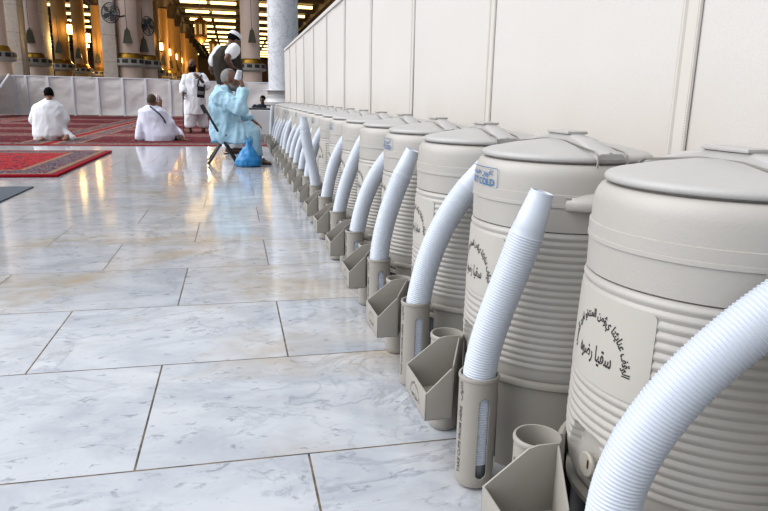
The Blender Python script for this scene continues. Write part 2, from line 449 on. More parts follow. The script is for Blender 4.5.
# ------------------------------------------------------------------ cup holder: dispenser tube, drip bin, waste tube (same origin as its cooler)
DX, DY = -.274, -.187
def make_holder():
    root = empty('cup_holder')
    R, r, h = .0435, .0400, .272
    # dispenser tube with a slot cut facing the next cooler
    mb = MB().lathe([(0,.004),(.034,.004),(.041,.008),(R-.0005,.016),(R,.03),(R,h-.010),(R+.0018,h-.008),(R+.0022,h-.003),(R+.001,h),(r+.0005,h),(r,h-.002),(r,.012),(0,.012)], 64, c=(DX,DY,0))
    me = mb.mesh('tube', 0); o = link('tmp_tube', me, None)
    cut = MB(); poly = []
    w = .0128
    for q in range(13): a = math.pi*q/12; poly.append((w*math.cos(a), .216+w*math.sin(a)))
    for q in range(13): a = math.pi+math.pi*q/12; poly.append((w*math.cos(a), .044+w*math.sin(a)))
    cut.prism(poly, -.06, 0, ((1,0,0),(0,0,1),(0,1,0)))
    co = link('tmp_cut', cut.mesh('cut', 0), None); co.location = (DX, DY, 0)
    bpy.context.view_layer.update()
    b = o.modifiers.new('b', 'BOOLEAN'); b.operation = 'DIFFERENCE'; b.solver = 'EXACT'; b.object = co
    res = evaluated(o, 'dispenser_tube'); bpy.data.objects.remove(o); bpy.data.objects.remove(co)
    for p in res.polygons: p.use_smooth = True
    res.set_sharp_from_angle(angle=rad(35))
    disp = link('dispenser_tube', res, M_['holder'], root)
    L = MB()
    f0 = on_cyl(R+.0005, math.pi+.24, 0, (DX, DY))
    def vert(s, width, zc, hgt, ar=False):
        v, fc = text2d(s, width, .02, hgt)
        L.add([f0(-b_, zc+a_) for a_, b_ in v], fc)
    vert('TAKE CUPS FROM HERE', .165, .118, .0098)
    vert(arabic('الاكواب'), .044, .236, .013)
    L.build('lettering', M_['ink'], disp, 0)
    MB().lathe([(0,.012),(.026,.012),(.030,.060),(0,.060)], 32, c=(DX,DY,0)).build('cup_rest', M_['rest'], disp, 40)
    # drip bin
    x0, x1, xn, y0, y1, zb = -.382, -.240, -.316, -.139, .038, .139; T = .004
    side = [(x0,zb),(x1,zb),(x1,.276),(x0+.100,.276),(x0+.082,.271),(x0+.003,.208),(x0,.206)]
    bn = MB(); AX = ((1,0,0),(0,0,1),(0,1,0))
    near = [(x0,zb),(xn,zb),(xn,.262),(xn-.006,.264),(x0+.003,.208),(x0,.206)]
    bn.prism(near, y0, y0+T, AX, .0013); bn.prism(side, y1-T, y1, AX, .0013)
    bn.prism([(x0,zb),(x0+T,zb),(x0+T,.2075),(x0,.2075)], y0, y1, AX, .0013)
    bn.prism([(x0,y0),(xn,y0),(x1,y1),(x0,y1)], zb, zb+T, ((1,0,0),(0,1,0),(0,0,1)), .0013)
    bn.prism([(xn-T,y0),(xn,y0),(x1,y1),(x1-T,y1)], zb, .272, ((1,0,0),(0,1,0),(0,0,1)), .0013)
    bin_ = bn.build('drip_bin', M_['holder'], root, 40)
    E = MB(); yc = (y0+y1)/2; n = 40
    v, fc = text2d(arabic('الوقف عنايئنا يؤمن المنتقو لفرد المسن'), .115, .02, .0105)
    def arcb(u, w):
        t = math.pi/2-u/.115*math.pi*.98; a, b = .038, .034; nx, ny = math.cos(t), math.sin(t)
        return (x0-.0005, yc-(a*math.cos(t)+nx*w), .158+b*math.sin(t)+ny*w)
    E.add([arcb(a, b) for a, b in v], fc)
    v, fc = text2d(arabic('سقيا رضوه'), .052, .012, .017)
    E.add([(x0-.0005, yc-a, .161+b) for a, b in v], fc)
    E.build('lettering', M_['ink'], bin_, 0)
    # waste tube
    R2 = .0425; wx, wy = -.258, .0855
    wt = MB().lathe([(0,.002),(.037,.002),(.0415,.007),(R2,.018),(R2,.252),(R2+.0018,.254),(R2+.0022,.262),(R2,.265),(R2-.003,.265),(R2-.0035,.261),(R2-.0035,.012),(0,.012)], 56, c=(wx,wy,0)).build('waste_tube', M_['holder'], root, 40)
    E = MB(); f1 = on_cyl(R2+.0005, math.pi, 0, (wx, wy))
    for st, wd, zc in ((arabic('المستعمل'), .06, .195),):
        v, fc = text2d(st, wd, .02, .009); E.add([f1(-b_, zc+a_) for a_, b_ in v], fc)
    E.build('lettering', M_['ink'], wt, 0)
    return root

# ------------------------------------------------------------------ cups
def cup_mesh(name, seg=30, lod=0):
    # upside-down cup: rim at z=0, base at the top
    Hc, Rr, Rb = .098, .0368, .0248
    wall = lambda z: Rr-.0016-(Rr-.0016-Rb)*max(0, z-.008)/(Hc-.008)
    prof = [(Rr-.004,.0006),(Rr-.0008,0),(Rr+.0002,.0012),(Rr-.0004,.0026),(Rr-.0014,.0036)]
    zs = [.008,.0125,.014,.030,.046,.0475,.062,.0635,.078,.0795,.090,.094,.0968] if lod == 0 else [.012,.05,.094]
    for i, z in enumerate(zs): prof.append((wall(z)-(.0005 if i % 2 else 0), z))
    prof += [(Rb-.0008,Hc),(Rb-.0035,Hc),(Rb-.0042,Hc-.0025),(0,Hc-.003)]
    return MB().lathe(prof, seg).mesh(name, 35)
def ring_mb(mb, m, seg=16):
    Rr = .0370; prof = [(Rr-.006,.001),(Rr-.0006,0),(Rr+.0002,.0015),(Rr-.001,.0034),(Rr-.004,.012)]
    vs = []; fs = []
    for r, z in prof:
        for i in range(seg):
            a = 2*math.pi*i/seg; vs.append(m @ Vector((r*math.cos(a), r*math.sin(a), z)))
    for j in range(len(prof)-1):
        for i in range(seg):
            i2 = (i+1) % seg; fs.append((j*seg+i, j*seg+i2, (j+1)*seg+i2, (j+1)*seg+i))
    mb.add(vs, fs)
# ------------------------------------------------------------------ the row of coolers
PITCH_Y, Y_FIRST, N = .543, .898, 20
ORD = ['nearest','second','third','fourth','fifth','sixth','seventh','eighth','ninth','tenth','eleventh','twelfth','thirteenth','fourteenth','fifteenth','sixteenth',
       'seventeenth','eighteenth','nineteenth','twentieth','twenty-first','twenty-second','twenty-third','farthest']
ORD = ORD[:N-1]+['farthest']
def unit_xy(k):
    y = Y_FIRST+PITCH_Y*k
    return .789+.009*(y-1.441), y
SIGN = {1, 3, 6, 8, 11, 13, 14, 19}
cold = make_cold_label()

proto_c, proto_s, proto_h = make_cooler(), make_stand(), make_holder()
for k in range(N):
    x, y = unit_xy(k)
    c = proto_c if k == 0 else copy_tree(proto_c)
    s = proto_s if k == 0 else copy_tree(proto_s)
    h = proto_h if k == 0 else copy_tree(proto_h)
    jx = {0: .006, 1: -.008, 2: -.006}.get(k, random.uniform(-.003, .003))
    for o in (c, s, h): o.location = (x+(jx if o is not h else 0), y, 0)
    rz = 0 if k < 2 else random.uniform(-.05, .05)
    c.rotation_euler = (0, 0, rz)
    w = ORD[k]
    place = {0: 'nearest of the row', N-1: 'farthest of the row'}.get(k, f'{w} from the near end')
    sg = ' with blue NOT COLD sign' if k in SIGN else ' without blue sign'
    tag(c, f'ribbed beige water cooler{sg}, {place}', 'water cooler', 'ribbed beige water coolers along the cloth wall')
    tag(s, f'round grey bucket stand under the {w} water cooler' + ('' if k in (0, N-1) else ' from the near end'), 'cooler stand', 'bucket stands under the water coolers')
    tag(h, f'grey cup tube and bin holder at the {w} cooler' + ('' if k in (0, N-1) else ' from the near end'), 'cup holder', 'cup holders in front of the water coolers')
x, y = unit_xy(-1)  # extra cooler and stand out of view, added to shade the nearest cooler
for pr_, lb, ct in ((proto_c, 'ribbed beige water cooler added out of view to shade the nearest one', 'water cooler'), (proto_s, 'round grey bucket stand under the added cooler out of view', 'cooler stand')):
    o = copy_tree(pr_); o.location = (x, y, 0); tag(o, lb, ct)
    if 'group' in o: del o['group']
def _cooler_of(k):
    x, y = unit_xy(k)
    return next(o for o in COL.objects if o.name.startswith('water_cooler') and abs(o.location.y-y) < .01)
for k in sorted(SIGN):
    o = bpy.data.objects.new('cold_sign', cold); COL.objects.link(o)
    if not cold.materials: cold.materials.append(M_['blue_ink'])
    o.parent = _cooler_of(k); o['label'] = 'blue framed sign with lettering'

# ------------------------------------------------------------------ the curved stacks of cups
def catmull(pts, step):
    pts = [Vector(p) for p in pts]; q = [pts[0]*2-pts[1]]+pts+[pts[-1]*2-pts[-2]]; dense = []
    for i in range(1, len(q)-2):
        for s in range(40):
            t = s/40; a, b, c, d = q[i-1], q[i], q[i+1], q[i+2]
            dense.append(.5*((2*b)+(c-a)*t+(2*a-5*b+4*c-d)*t*t+(3*b-a-3*c+d)*t**3))
    dense.append(pts[-1]); out = [(dense[0], (dense[1]-dense[0]).normalized())]; acc = 0
    for a, b in zip(dense, dense[1:]):
        l = (b-a).length; acc += l
        while acc >= step:
            acc -= step; out.append((b-(b-a)*(acc/l if l else 0), (b-a).normalized()))
    return out
LEAN = {0: [(-.004,.30),(.037,.442),(.082,.524),(.135,.588),(.185,.640)],
 1: [(0,.272),(.012,.348),(.031,.428),(.057,.521),(.076,.592)],
 2: [(.002,.272),(.018,.32),(.029,.376),(.045,.445),(.069,.512),(.108,.58),(.133,.622)],
 3: [(.002,.30),(.011,.36),(.021,.409),(.035,.463),(.049,.516),(.065,.565),(.078,.595)],
 4: [(.008,.272),(.017,.311),(.032,.375),(.053,.44),(.072,.5),(.096,.546),(.131,.60),(.160,.635)],
 5: [(.008,.272),(.020,.331),(.038,.41),(.053,.455),(.070,.505),(.100,.586),(.125,.640)],
 6: [(.008,.272),(.022,.341),(.039,.427),(.057,.482),(.083,.548),(.111,.605),(.14,.645)],
 7: [(-.001,.272),(-.013,.374),(-.033,.443),(-.055,.546),(-.070,.640)]}
cupm = cup_mesh('cup'); cupm.materials.append(M_['cup'])
PITCHC = .0059
far = MB()
FIRST_REST = {}
STACK = {0: 'nearest curved cup stack', 1: 'second curved cup stack', 2: 'third curved cup stack', 3: 'fourth curved cup stack'}
for k in range(N):
    x, y = unit_xy(k)
    if k in LEAN: ln = LEAN[k]
    elif k == N-1: ln = [(0,.272),(.004,.35),(.009,.45),(.014,.55),(.02,.64)]
    else:
        q = random.uniform(.85, 1.15); h_ = random.uniform(.97, 1.05); ln = [(.004,.272),(.018*q,.335*h_),(.036*q,.42*h_),(.060*q,.495*h_),(.095*q,.57*h_),(.135*q,.632*h_)]
    dyf = lambda d: -.39*d if d > 0 else .1*d
    # smooth lean: d = a u + b u^2 + c u^3 above the point where the stack leaves the upright
    zt = ln[-1][1]; U0 = .20; A_ = [[0.0]*4 for _ in range(3)]
    for d, z in ln:
        u = z-U0; t_ = (u, u*u, u**3)
        for r_ in range(3):
            for c_ in range(3): A_[r_][c_] += t_[r_]*t_[c_]*1e4
            A_[r_][3] += t_[r_]*d*1e4
    A_[2][2] += .02
    for r_ in range(3):
        pv = A_[r_][r_]
        A_[r_] = [v/pv for v in A_[r_]]
        for q_ in range(3):
            if q_ != r_: A_[q_] = [v-A_[q_][r_]*w_ for v, w_ in zip(A_[q_], A_[r_])]
    ca, cb, cc = A_[0][3], A_[1][3], A_[2][3]
    pts = [(x+DX, y+DY, .062), (x+DX, y+DY, .10), (x+DX, y+DY, .14)]
    nn = 9
    for i_ in range(nn+1):
        z = .19+(zt-.19)*i_/nn; u = max(0, z-U0); d = ca*u+cb*u*u+cc*u**3
        pts.append((x+DX+d, y+DY+dyf(d), z))
    line = catmull(pts, PITCHC)
    for i, (p, t) in enumerate(line):
        top = i == len(line)-1
        side = Vector((0,1,0)).cross(t).normalized(); fw = t.cross(side)
        m = Matrix((side, fw, t)).transposed().to_4x4(); m.translation = p
        outside = p.z > .262; slot = p.z < .222
        one = (k <= 2 or (k == 3 and i > len(line)-42)) and (outside or (slot and k in (1, 2)))
        if one:
            o = bpy.data.objects.new('plastic_cup', cupm); COL.objects.link(o)
            o.matrix_world = m @ Matrix.Rotation(random.random()*6.28, 4, 'Z')
            if top: tag(o, f'topmost white plastic cup, base up, of the {STACK[k]}', 'cup', 'plastic cups topping the stacks')
            else: tag(o, f'white ridged plastic cup nested in the {STACK[k]}', 'cup', f'cups nested in the {STACK[k]}')
        elif k >= 3:
            if top:
                o_ = len(far.v); far.add([m @ v.co for v in cupm.vertices], [tuple(q_.vertices) for q_ in cupm.polygons])
            elif outside or slot: ring_mb(far, m, 20 if k < 8 else 12)
sf = far.build('nested_cups', M_['cup'], None, 35)
tag(sf, 'white plastic cups nested in curved stacks of the cup holders farther down the row', 'cups', kind='stuff')
# ------------------------------------------------------------------ floor
def marble_floor():
    t = NT('white_veined_marble_tiles'); o = t.obj()
    br = t.node('ShaderNodeTexBrick', offset=.5, offset_frequency=2, squash=1, squash_frequency=2)
    v = t.mapping(o, loc=(.256+.41+.82*30, -1.447+.633*10, 0))
    t.link(v, br.inputs['Vector'])
    I = br.inputs
    I['Scale'].default_value = 1; I['Mortar Size'].default_value = .0028; I['Mortar Smooth'].default_value = .05; I['Bias'].default_value = 0
    I['Brick Width'].default_value = .82; I['Row Height'].default_value = .633
    I['Color1'].default_value = (0,0,0,1); I['Color2'].default_value = (1,1,1,1); I['Mortar'].default_value = (.5,.5,.5,1)
    tid = t.sep(br.outputs['Color'])[0]; mort = br.outputs['Fac']
    w = t.m('MULTIPLY', tid, 37.0)
    vs = t.mapping(o, scale=(1, 1.6, 1), rot=(0, 0, .5))
    cloud = t.noise(vs, 1.3, 6, .6, .8, '4D', w)
    cloud2 = t.noise(vs, 3.4, 8, .62, .9, '4D', t.m('ADD', w, 5))
    vein = t.noise(vs, 1.7, 9, .60, 1.2, '4D', t.m('ADD', w, 11))
    vline = t.m('ABSOLUTE', t.m('SUBTRACT', vein, .5))
    vein_f = t.ramp(vline, [(0, 1.0), (.006, .6), (.022, 0)])
    fine = t.noise(vs, 19, 6, .62, .6, '4D', w)
    stain = t.noise(o, .9, 5, .6, .8, '4D', t.m('ADD', t.m('MULTIPLY', tid, .4), 2))
    base = t.mix(t.ramp(cloud, [(.33, 0), (.68, 1)]), lin(204, 209, 216), lin(228, 230, 234))
    base = t.mix(t.m('MULTIPLY', t.ramp(cloud2, [(.42, 0), (.70, 1)]), .55), base, lin(152, 160, 172))
    base = t.mix(t.m('MULTIPLY', vein_f, t.m('MULTIPLY', t.ramp(cloud, [(.38, .1), (.62, 1)]), .48)), base, lin(108, 118, 132))
    base = t.mix(t.m('MULTIPLY', t.ramp(fine, [(.585, 0), (.67, 1)]), .55), base, lin(104, 112, 122))
    base = t.mix(t.m('MULTIPLY', t.ramp(stain, [(.50, 0), (.66, 1)]), t.m('MULTIPLY', t.ramp(cloud2, [(.35, .25), (.60, 1)]), .75)), base, lin(204, 182, 146))
    base = t.mix(t.m('MULTIPLY', tid, .10), base, lin(186, 196, 210))
    grime = t.noise(o, 14, 5, .7)
    mc = t.mix(t.ramp(grime, [(.4, 0), (.7, 1)]), lin(58, 50, 42), lin(150, 126, 94))
    col = t.mix(mort, base, mc)
    r = t.m('ADD', .05, t.m('MULTIPLY', cloud2, .10)); r = t.m('ADD', r, t.m('MULTIPLY', mort, .5))
    bn = t.node('ShaderNodeBump'); bn.inputs['Strength'].default_value = .5; bn.inputs['Distance'].default_value = .002
    t.link(t.m('SUBTRACT', t.m('MULTIPLY', t.noise(o, 3, 2), .25), mort), bn.inputs['Height']); t.link(bn.outputs[0], t.b.inputs['Normal'])
    return t.done(col, r, None, .5)
fl = MB().box((-10, 55, -.05), (90, 170, .1)).build('floor', marble_floor(), None, 0); fl['kind'] = 'structure'

# ------------------------------------------------------------------ the cloth wall behind the coolers
def cloth(name, col, scale=900, strength=.25, var=.06, low=1.4):
    t = NT(name); o = t.obj()
    n = t.noise(o, low, 4, .6); f = t.noise(o, scale*.22, 2, .5)
    c = t.mix(n, tuple(x*(1-var) for x in col), tuple(min(1, x*(1+var*.4)) for x in col))
    c = t.mix(t.m('MULTIPLY', f, .10), c, tuple(x*.8 for x in col))
    h = t.m('ADD', t.m('MULTIPLY', f, .15), t.noise(o, 5, 3, .5))
    t.bump(h, strength, .012)
    return t.done(c, .85, None, .2)
WX = 1.13
def wall_cloth():
    col = lin(237, 233, 228)
    t = NT('cream_wall_cloth'); o = t.obj(); s = t.sep(o)
    n = t.noise(o, 1.3, 5, .6); f = t.noise(o, 260, 2, .5)
    c = t.mix(n, tuple(x*.95 for x in col), col)
    c = t.mix(t.m('MULTIPLY', t.ramp(f, [(.4, 0), (.8, 1)]), .25), c, lin(205, 190, 170))
    # soft dust band low down
    c = t.mix(t.m('MULTIPLY', t.ramp(s[2], [(.70, 1), (1.05, 0)]), t.m('MULTIPLY', t.noise(o, 3, 4), .45)), c, lin(205, 182, 156))
    t.bump(t.m('ADD', t.m('MULTIPLY', f, .12), t.noise(o, 3.2, 3, .5)), .22, .015)
    return t.done(c, .85, None, .2)
def seam_cloth():
    t = NT('cream_seam_cloth'); o = t.obj(); s = t.sep(o)
    dz = t.m('ABSOLUTE', t.m('SUBTRACT', t.m('FRACT', t.m('MULTIPLY', s[2], 150)), .5))
    dy = t.m('ABSOLUTE', t.m('SUBTRACT', t.m('ABSOLUTE', s[1]), .0295))
    dot = t.m('MULTIPLY', t.m('LESS_THAN', dz, .28), t.m('LESS_THAN', dy, .0011))
    f = t.noise(o, 260, 2, .5)
    c = t.mix(t.m('MULTIPLY', f, .2), lin(234, 228, 219), lin(212, 202, 190)); c = t.mix(t.m('MULTIPLY', dot, .75), c, lin(140, 124, 104))
    return t.done(c, .85, None, .2)
WZ = 1.867; WY0, WY1 = -3.2, 14.9
wm = MB(); ny, nz = 260, 24; vs = []; fs = []
SEAMS = [1.5+1.334*i for i in range(-3, 10)]
for i in range(ny+1):
    y = WY0+(WY1-WY0)*i/ny
    for j in range(nz+1):
        z = WZ*j/nz
        ph = min(abs(y-s) for s in SEAMS)
        b = .006*noise.noise(Vector((y*1.6, z*2.2, 3)))+.004*noise.noise(Vector((y*5, z*1.3, 9)))
        vs.append((WX+.004+b*min(1, ph/.12), y, z))
for i in range(ny):
    for j in range(nz):
        a = i*(nz+1)+j; fs.append((a, a+1, a+nz+2, a+nz+1))
wm.add(vs, fs)
wm.box((WX+.03, (WY0+WY1)/2, WZ/2), (.028, WY1-WY0, WZ))
wall = wm.build('wall_right', wall_cloth(), None, 60); wall['kind'] = 'structure'
sm_ = seam_cloth(); tp = lin(222, 214, 203)
for i, s in enumerate(SEAMS[3:]):
    b = MB(); secs = [(-.036,.003),(-.034,-.003),(-.024,-.004),(-.018,.001),(.016,.001),(.021,-.0045),(.034,-.003),(.036,.003)]
    vs = [(dx-.002, dy, z) for z in (0.001, WZ-.001) for dy, dx in secs]; n = len(secs)
    fs = [(q, q+1, n+q+1, n+q) for q in range(n-1)]+[tuple(range(n)), tuple(range(2*n-1, n-1, -1))]+[(0, n, 2*n-1, n-1)]
    b.add(vs, fs); o = b.build(f'trim_{i+1}', sm_, None, 30); o.location = (WX, s, 0); o['kind'] = 'structure'
MB().box((WX+.01, (WY0+WY1)/2, WZ+.006), (.05, WY1-WY0+.02, .05), bev=.012).build('wall_hem', wall_cloth(), wall, 40)
MB().tube([(WX+.02, WY1+.02, 0), (WX+.02, WY1+.02, WZ+.03)], .022, 12).build('wall_post', plain('painted_post', lin(200, 192, 180), .5), wall, 40)

# ------------------------------------------------------------------ far cloth barrier with posts
bm_ = cloth('grey_white_barrier_cloth', lit(246, 240, 236), 300, .5, .10, .7)
pm_ = plain('white_barrier_post', lit(234, 236, 242), .45)
BY = 28.6
px = [17, 28.4, 50, 74.4, 99.3, 124, 147, 171, 195.5, 220, 245]
def barrier_panel(a, b, z, name, label, last=False):
    root = empty(name, ((a[0]+b[0])/2, (a[1]+b[1])/2, 0)); a = Vector((*a, 0)); b = Vector((*b, 0)); c = Vector(root.location)
    d = (b-a); nrm = Vector((d.y, -d.x, 0)).normalized(); m = MB(); vs = []; fs = []; nu, nv = 22, 22
    for side in (0, 1):
        for i in range(nu+1):
            for j in range(nv+1):
                u, v = i/nu, j/nv; env = min(1, 6*u*(1-u))
                w = .05*env*noise.noise(Vector((a.x*3+u*1.4, a.y, v*3.6)))+.018*env*noise.noise(Vector((a.x*3+u*3, 4, v*14)))
                vs.append(a-c+d*u+Vector((0,0,.04+(z-.05)*v))+nrm*(w+.01*side))
    k = nv+1; N_ = (nu+1)*k
    for i in range(nu):
        for j in range(nv):
            q = (i*k+j, (i+1)*k+j, (i+1)*k+j+1, i*k+j+1); fs += [q, tuple(x+N_ for x in q[::-1])]
    for i in range(nu):
        for j in (0, nv): fs.append((i*k+j, (i+1)*k+j, (i+1)*k+j+N_, i*k+j+N_))
    m.add(vs, fs).build('cloth_panel', bm_, root, 60)
    MB().box(a-c+Vector((0,0,z/2))-Vector((0,.03,0)), (.075, .06, z+.03), bev=.01).build('post', pm_, root, 30)
    MB().box((0,0,z), ((b-a).length if abs(d.y) < .1 else .05, .05 if abs(d.y) < .1 else (b-a).length, .05), bev=.01).build('top_rail', pm_, root, 30) if abs(d.x) < .01 or abs(d.y) < .1 else None
    if last: MB().box(b-c+Vector((0,0,z/2))-Vector((0,.03,0)), (.075, .06, z+.03), bev=.01).build('post', pm_, root, 30)
    tag(root, label, 'barrier', 'white cloth barrier panels at the hall front')
W_ = ['first','second','third','fourth','fifth','sixth','seventh','eighth','ninth','tenth','eleventh','twelfth']
xs = [P(p, 100, BY).x for p in px]+[P(269, 100, BY).x]
for i, (a, b) in enumerate(zip(xs, xs[1:])):
    barrier_panel((a, BY), (b, BY), 1.50 if i < 7 else 1.46, 'cloth_barrier', f'white cloth barrier panel between posts in front of the hall, {W_[i]} from the left', i == len(xs)-2)
# return panel towards the camera at the far left
a = P(15, 115, BY-.1); b = P(-30, 120, 22)
barrier_panel((xs[0]-.04, BY-.08), (xs[0]-.55, 24.6), 1.5, 'cloth_barrier', 'shaded cloth barrier panel turning toward the viewer at the far left corner', True)
MB().tube([P(-3, 92, 26.4), P(9, 75, 27.6)], .05, 10).build('brace_pole', pm_, None, 40)
tag(bpy.data.objects['brace_pole'], 'slanting white brace pole at the left corner of the cloth barrier', 'pole')

# ------------------------------------------------------------------ carpets
def rug_mat(name, hw, hh, field, border, accent, scale=1.0):
    t = NT(name); o = t.obj(); s = t.sep(o)
    d = t.m('MINIMUM', t.m('SUBTRACT', hw, t.m('ABSOLUTE', s[0])), t.m('SUBTRACT', hh, t.m('ABSOLUTE', s[1])))
    cell = t.node('ShaderNodeTexVoronoi', feature='F1'); t.link(o, cell.inputs['Vector']); cell.inputs['Scale'].default_value = 9*scale
    cid = t.sep(cell.outputs['Color'])[0]; cd_ = cell.outputs['Distance']
    n = t.noise(o, 16*scale, 4, .7, .6); n2 = t.noise(o, 38*scale, 3, .6)
    f = t.mix(t.ramp(n, [(.42, 0), (.60, 1)]), field, tuple(c*.45 for c in field))
    f = t.mix(t.ramp(n2, [(.60, 0), (.66, 1)]), f, lin(196, 150, 128))
    f = t.mix(t.m('MULTIPLY', t.m('LESS_THAN', cd_, .35), t.m('GREATER_THAN', cid, .68)), f, accent)
    b = t.mix(t.ramp(n, [(.44, 0), (.58, 1)]), border, lin(120, 92, 98))
    b = t.mix(t.ramp(n2, [(.54, 0), (.60, 1)]), b, lin(178, 158, 150))
    b = t.mix(t.m('MULTIPLY', t.m('LESS_THAN', cd_, .3), t.m('GREATER_THAN', cid, .55)), b, lin(150, 40, 48))
    be = t.mix(t.ramp(n2, [(.45, 0), (.6, 1)]), lin(186, 148, 118), lin(130, 84, 74))
    c = f
    for th, cc in ((.50, be), (.44, b), (.145, be), (.075, lin(40, 44, 74)), (.055, lin(172, 28, 44))):
        c = t.mix(t.m('LESS_THAN', d, th), c, cc)
    t.bump(n2, .5, .006)
    return t.done(c, .95, None, .1)
def rug(name, x0, x1, y0, y1, label, field, border, accent, h=.014, sc=1.0, z=0):
    hw, hh = (x1-x0)/2, (y1-y0)/2
    m = MB().box((0,0,h/2), (2*hw, 2*hh, h), bev=h*.35)
    o = m.build('persian_rug', rug_mat(name, hw, hh, field, border, accent, sc), None, 40); o.location = ((x0+x1)/2, (y0+y1)/2, z+.0005)
    return tag(o, label, 'rug', None)
RF_, RB_, RA_ = lin(196, 44, 56), lin(56, 54, 82), lin(40, 40, 70)
r0 = rug('near_rug', -6.2, -1.83, 7.37, 10.62, 'bright red patterned rug lying alone on the marble, nearest to the viewer', RF_, RB_, RA_, .03, 1.0)
MF, MB2, MA = lin(118, 24, 44), lin(62, 40, 58), lin(48, 38, 58)
YB = [12.02, 15.05, 17.6, 20.6, 24.2, 28.3]
XB = [-8.6, -7.0, P(75, 143.5, 12.2).x, .74]
XB[2] = -3.15
nm = ['front', 'second', 'third', 'fourth', 'fifth']
side = ['at the left end', 'under the kneeling man\'s side', 'on the side of the seated men']
for j in range(5):
    for i in range(3):
        if i == 0 and j < 3: continue
        rug(f'hall_rug_{j}_{i}', XB[i]+.004, XB[i+1]-.004, YB[j]+.004, YB[j+1]-.004,
            f'dark red patterned rug in the {nm[j]} row of the carpet, ' + ['left end', 'middle', 'right end'][i], MF, MB2, MA, .014, .8)
gm = MB().box((0,0,.006), (4.0, 1.9, .012), bev=.003).build('floor_mat', plain('slate_mat', lin(78, 90, 104), .8, .15, 12, bump=.2, bscale=150), None, 40)
gm.location = (-3.845, 5.63, .0005); tag(gm, 'plain slate grey mat on the marble in front of the red rug', 'mat')

# ------------------------------------------------------------------ marble column behind the wall end
def speckled():
    t = NT('grey_speckled_marble'); o = t.obj(); n = t.noise(o, 2.5, 6, .65, 1.0); f = t.noise(o, 22, 5, .7)
    c = t.mix(n, lit(192, 196, 202), lit(224, 225, 227)); c = t.mix(t.m('MULTIPLY', t.ramp(f, [(.54, 0), (.74, 1)]), .35), c, lin(120, 132, 150))
    v = t.ramp(t.m('ABSOLUTE', t.m('SUBTRACT', t.noise(o, 1.6, 7, .6, 2.0), .5)), [(0, 1), (.02, 0)])
    c = t.mix(t.m('MULTIPLY', v, .45), c, lin(120, 128, 142))
    return t.done(c, .3, None, .5)
sp_ = speckled()
wmb = plain('white_marble', lin(222, 222, 222), .35, .12, 4)
MY = 15.7; cx = (P(268, 60, MY).x+P(298.5, 60, MY).x)/2; cr_ = (P(298.5, 60, MY).x-P(268, 60, MY).x)/2
mc = empty('marble_column', (cx, MY, 0)); tag(mc, 'thick grey speckled marble column beyond the end of the cloth wall', 'column')
cuts = [1.03, 1.86, 2.62, 3.6, 5.0, 6.4, 7.95]
pr = []
for a, b in zip(cuts, cuts[1:]): pr += [(cr_-.006, a), (cr_, a+.008), (cr_, b-.008), (cr_-.006, b)]
MB().lathe(pr, 72).build('shaft', sp_, mc, 30)
MB().lathe([(cr_+.02,.66),(cr_+.10,.70),(cr_+.115,.76),(cr_+.08,.82),(cr_+.045,.85),(cr_+.05,.90),(cr_+.02,.94),(cr_+.04,1.0),(cr_+.04,1.02)], 72).build('base_moulding', wmb, mc, 30)
MB().lathe([(0,1.012),(cr_+.13,1.012),(cr_+.135,1.025),(cr_+.13,1.038),(0,1.038)], 72).build('base_plate', wmb, mc, 30)
MB().lathe([(cr_+.06,0),(cr_+.06,.66),(cr_,.66)], 72).build('pedestal', wmb, mc, 30)

# ------------------------------------------------------------------ hall: columns, pillars, ceiling, lamps
pink = plain('pink_cast_stone', lit(228, 202, 184), .6, .08, 3)
warm = plain('warm_hall_stone', lin(200, 152, 82), .6, .12, 3)
gold = plain('gilded_metal', lin(212, 160, 62), .35, .25, 8, metal=.85)
grl = plain('dark_grille', lin(40, 40, 34), .5, .2)
grm = plain('grey_ring_stone', lin(190, 182, 172), .5, .1)
spk_m = plain('bronze_green_mesh', lin(92, 88, 68), .5, .35, 60, metal=.4, bump=.4, bscale=90)
darkwood = plain('dark_carved_brown', lin(60, 40, 20), .6, .4, 3)
blk = plain('black_metal', lin(24, 24, 26), .4, .2)
def make_column(r, top, mat, name='hall_column', seams=True):
    root = empty(name)
    pr = []
    zs = [2.62]+[2.62+.62*i for i in range(1, 40) if 2.62+.62*i < top-.3]+[top]
    for a, b in zip(zs, zs[1:]): pr += [(r-.004, a), (r, a+.006), (r, b-.006), (r-.004, b)]
    MB().lathe(pr, 40).build('shaft', mat, root, 30)
    MB().lathe([(r+.20,2.40),(r+.11,2.43),(r+.08,2.48),(r+.07,2.56),(r+.03,2.60),(r,2.64)], 40).build('gilded_collar', gold, root, 40)
    rg = MB().lathe([(r+.05,2.02),(r+.20,2.07),(r+.28,2.12),(r+.28,2.16),(r+.25,2.18),(r+.25,2.40),(r+.0,2.42)], 40).build('base_ring', grm, root, 30)
    n = 12
    for i in range(n):
        a = 2*math.pi*(i+.5)/n; R = r+.25
        MB().box((R*math.cos(a), R*math.sin(a), 2.29), (.02, .24*R/.7, .155), Matrix.Rotation(a, 3, 'Z'), .006).build('grille', grl, rg, 30)
    MB().lathe([(r+.06,0),(r+.06,2.05),(r,2.06)], 40).build('pedestal', mat, root, 30)
    MB().lathe([(r,top-.02),(r+.05,top),(r+.06,top+.12),(r+.10,top+.16),(r+.30,top+.75),(r+.36,top+.80),(r+.36,top+.95),(0,top+.95)], 40).build('capital', darkwood, root, 35)
    return root
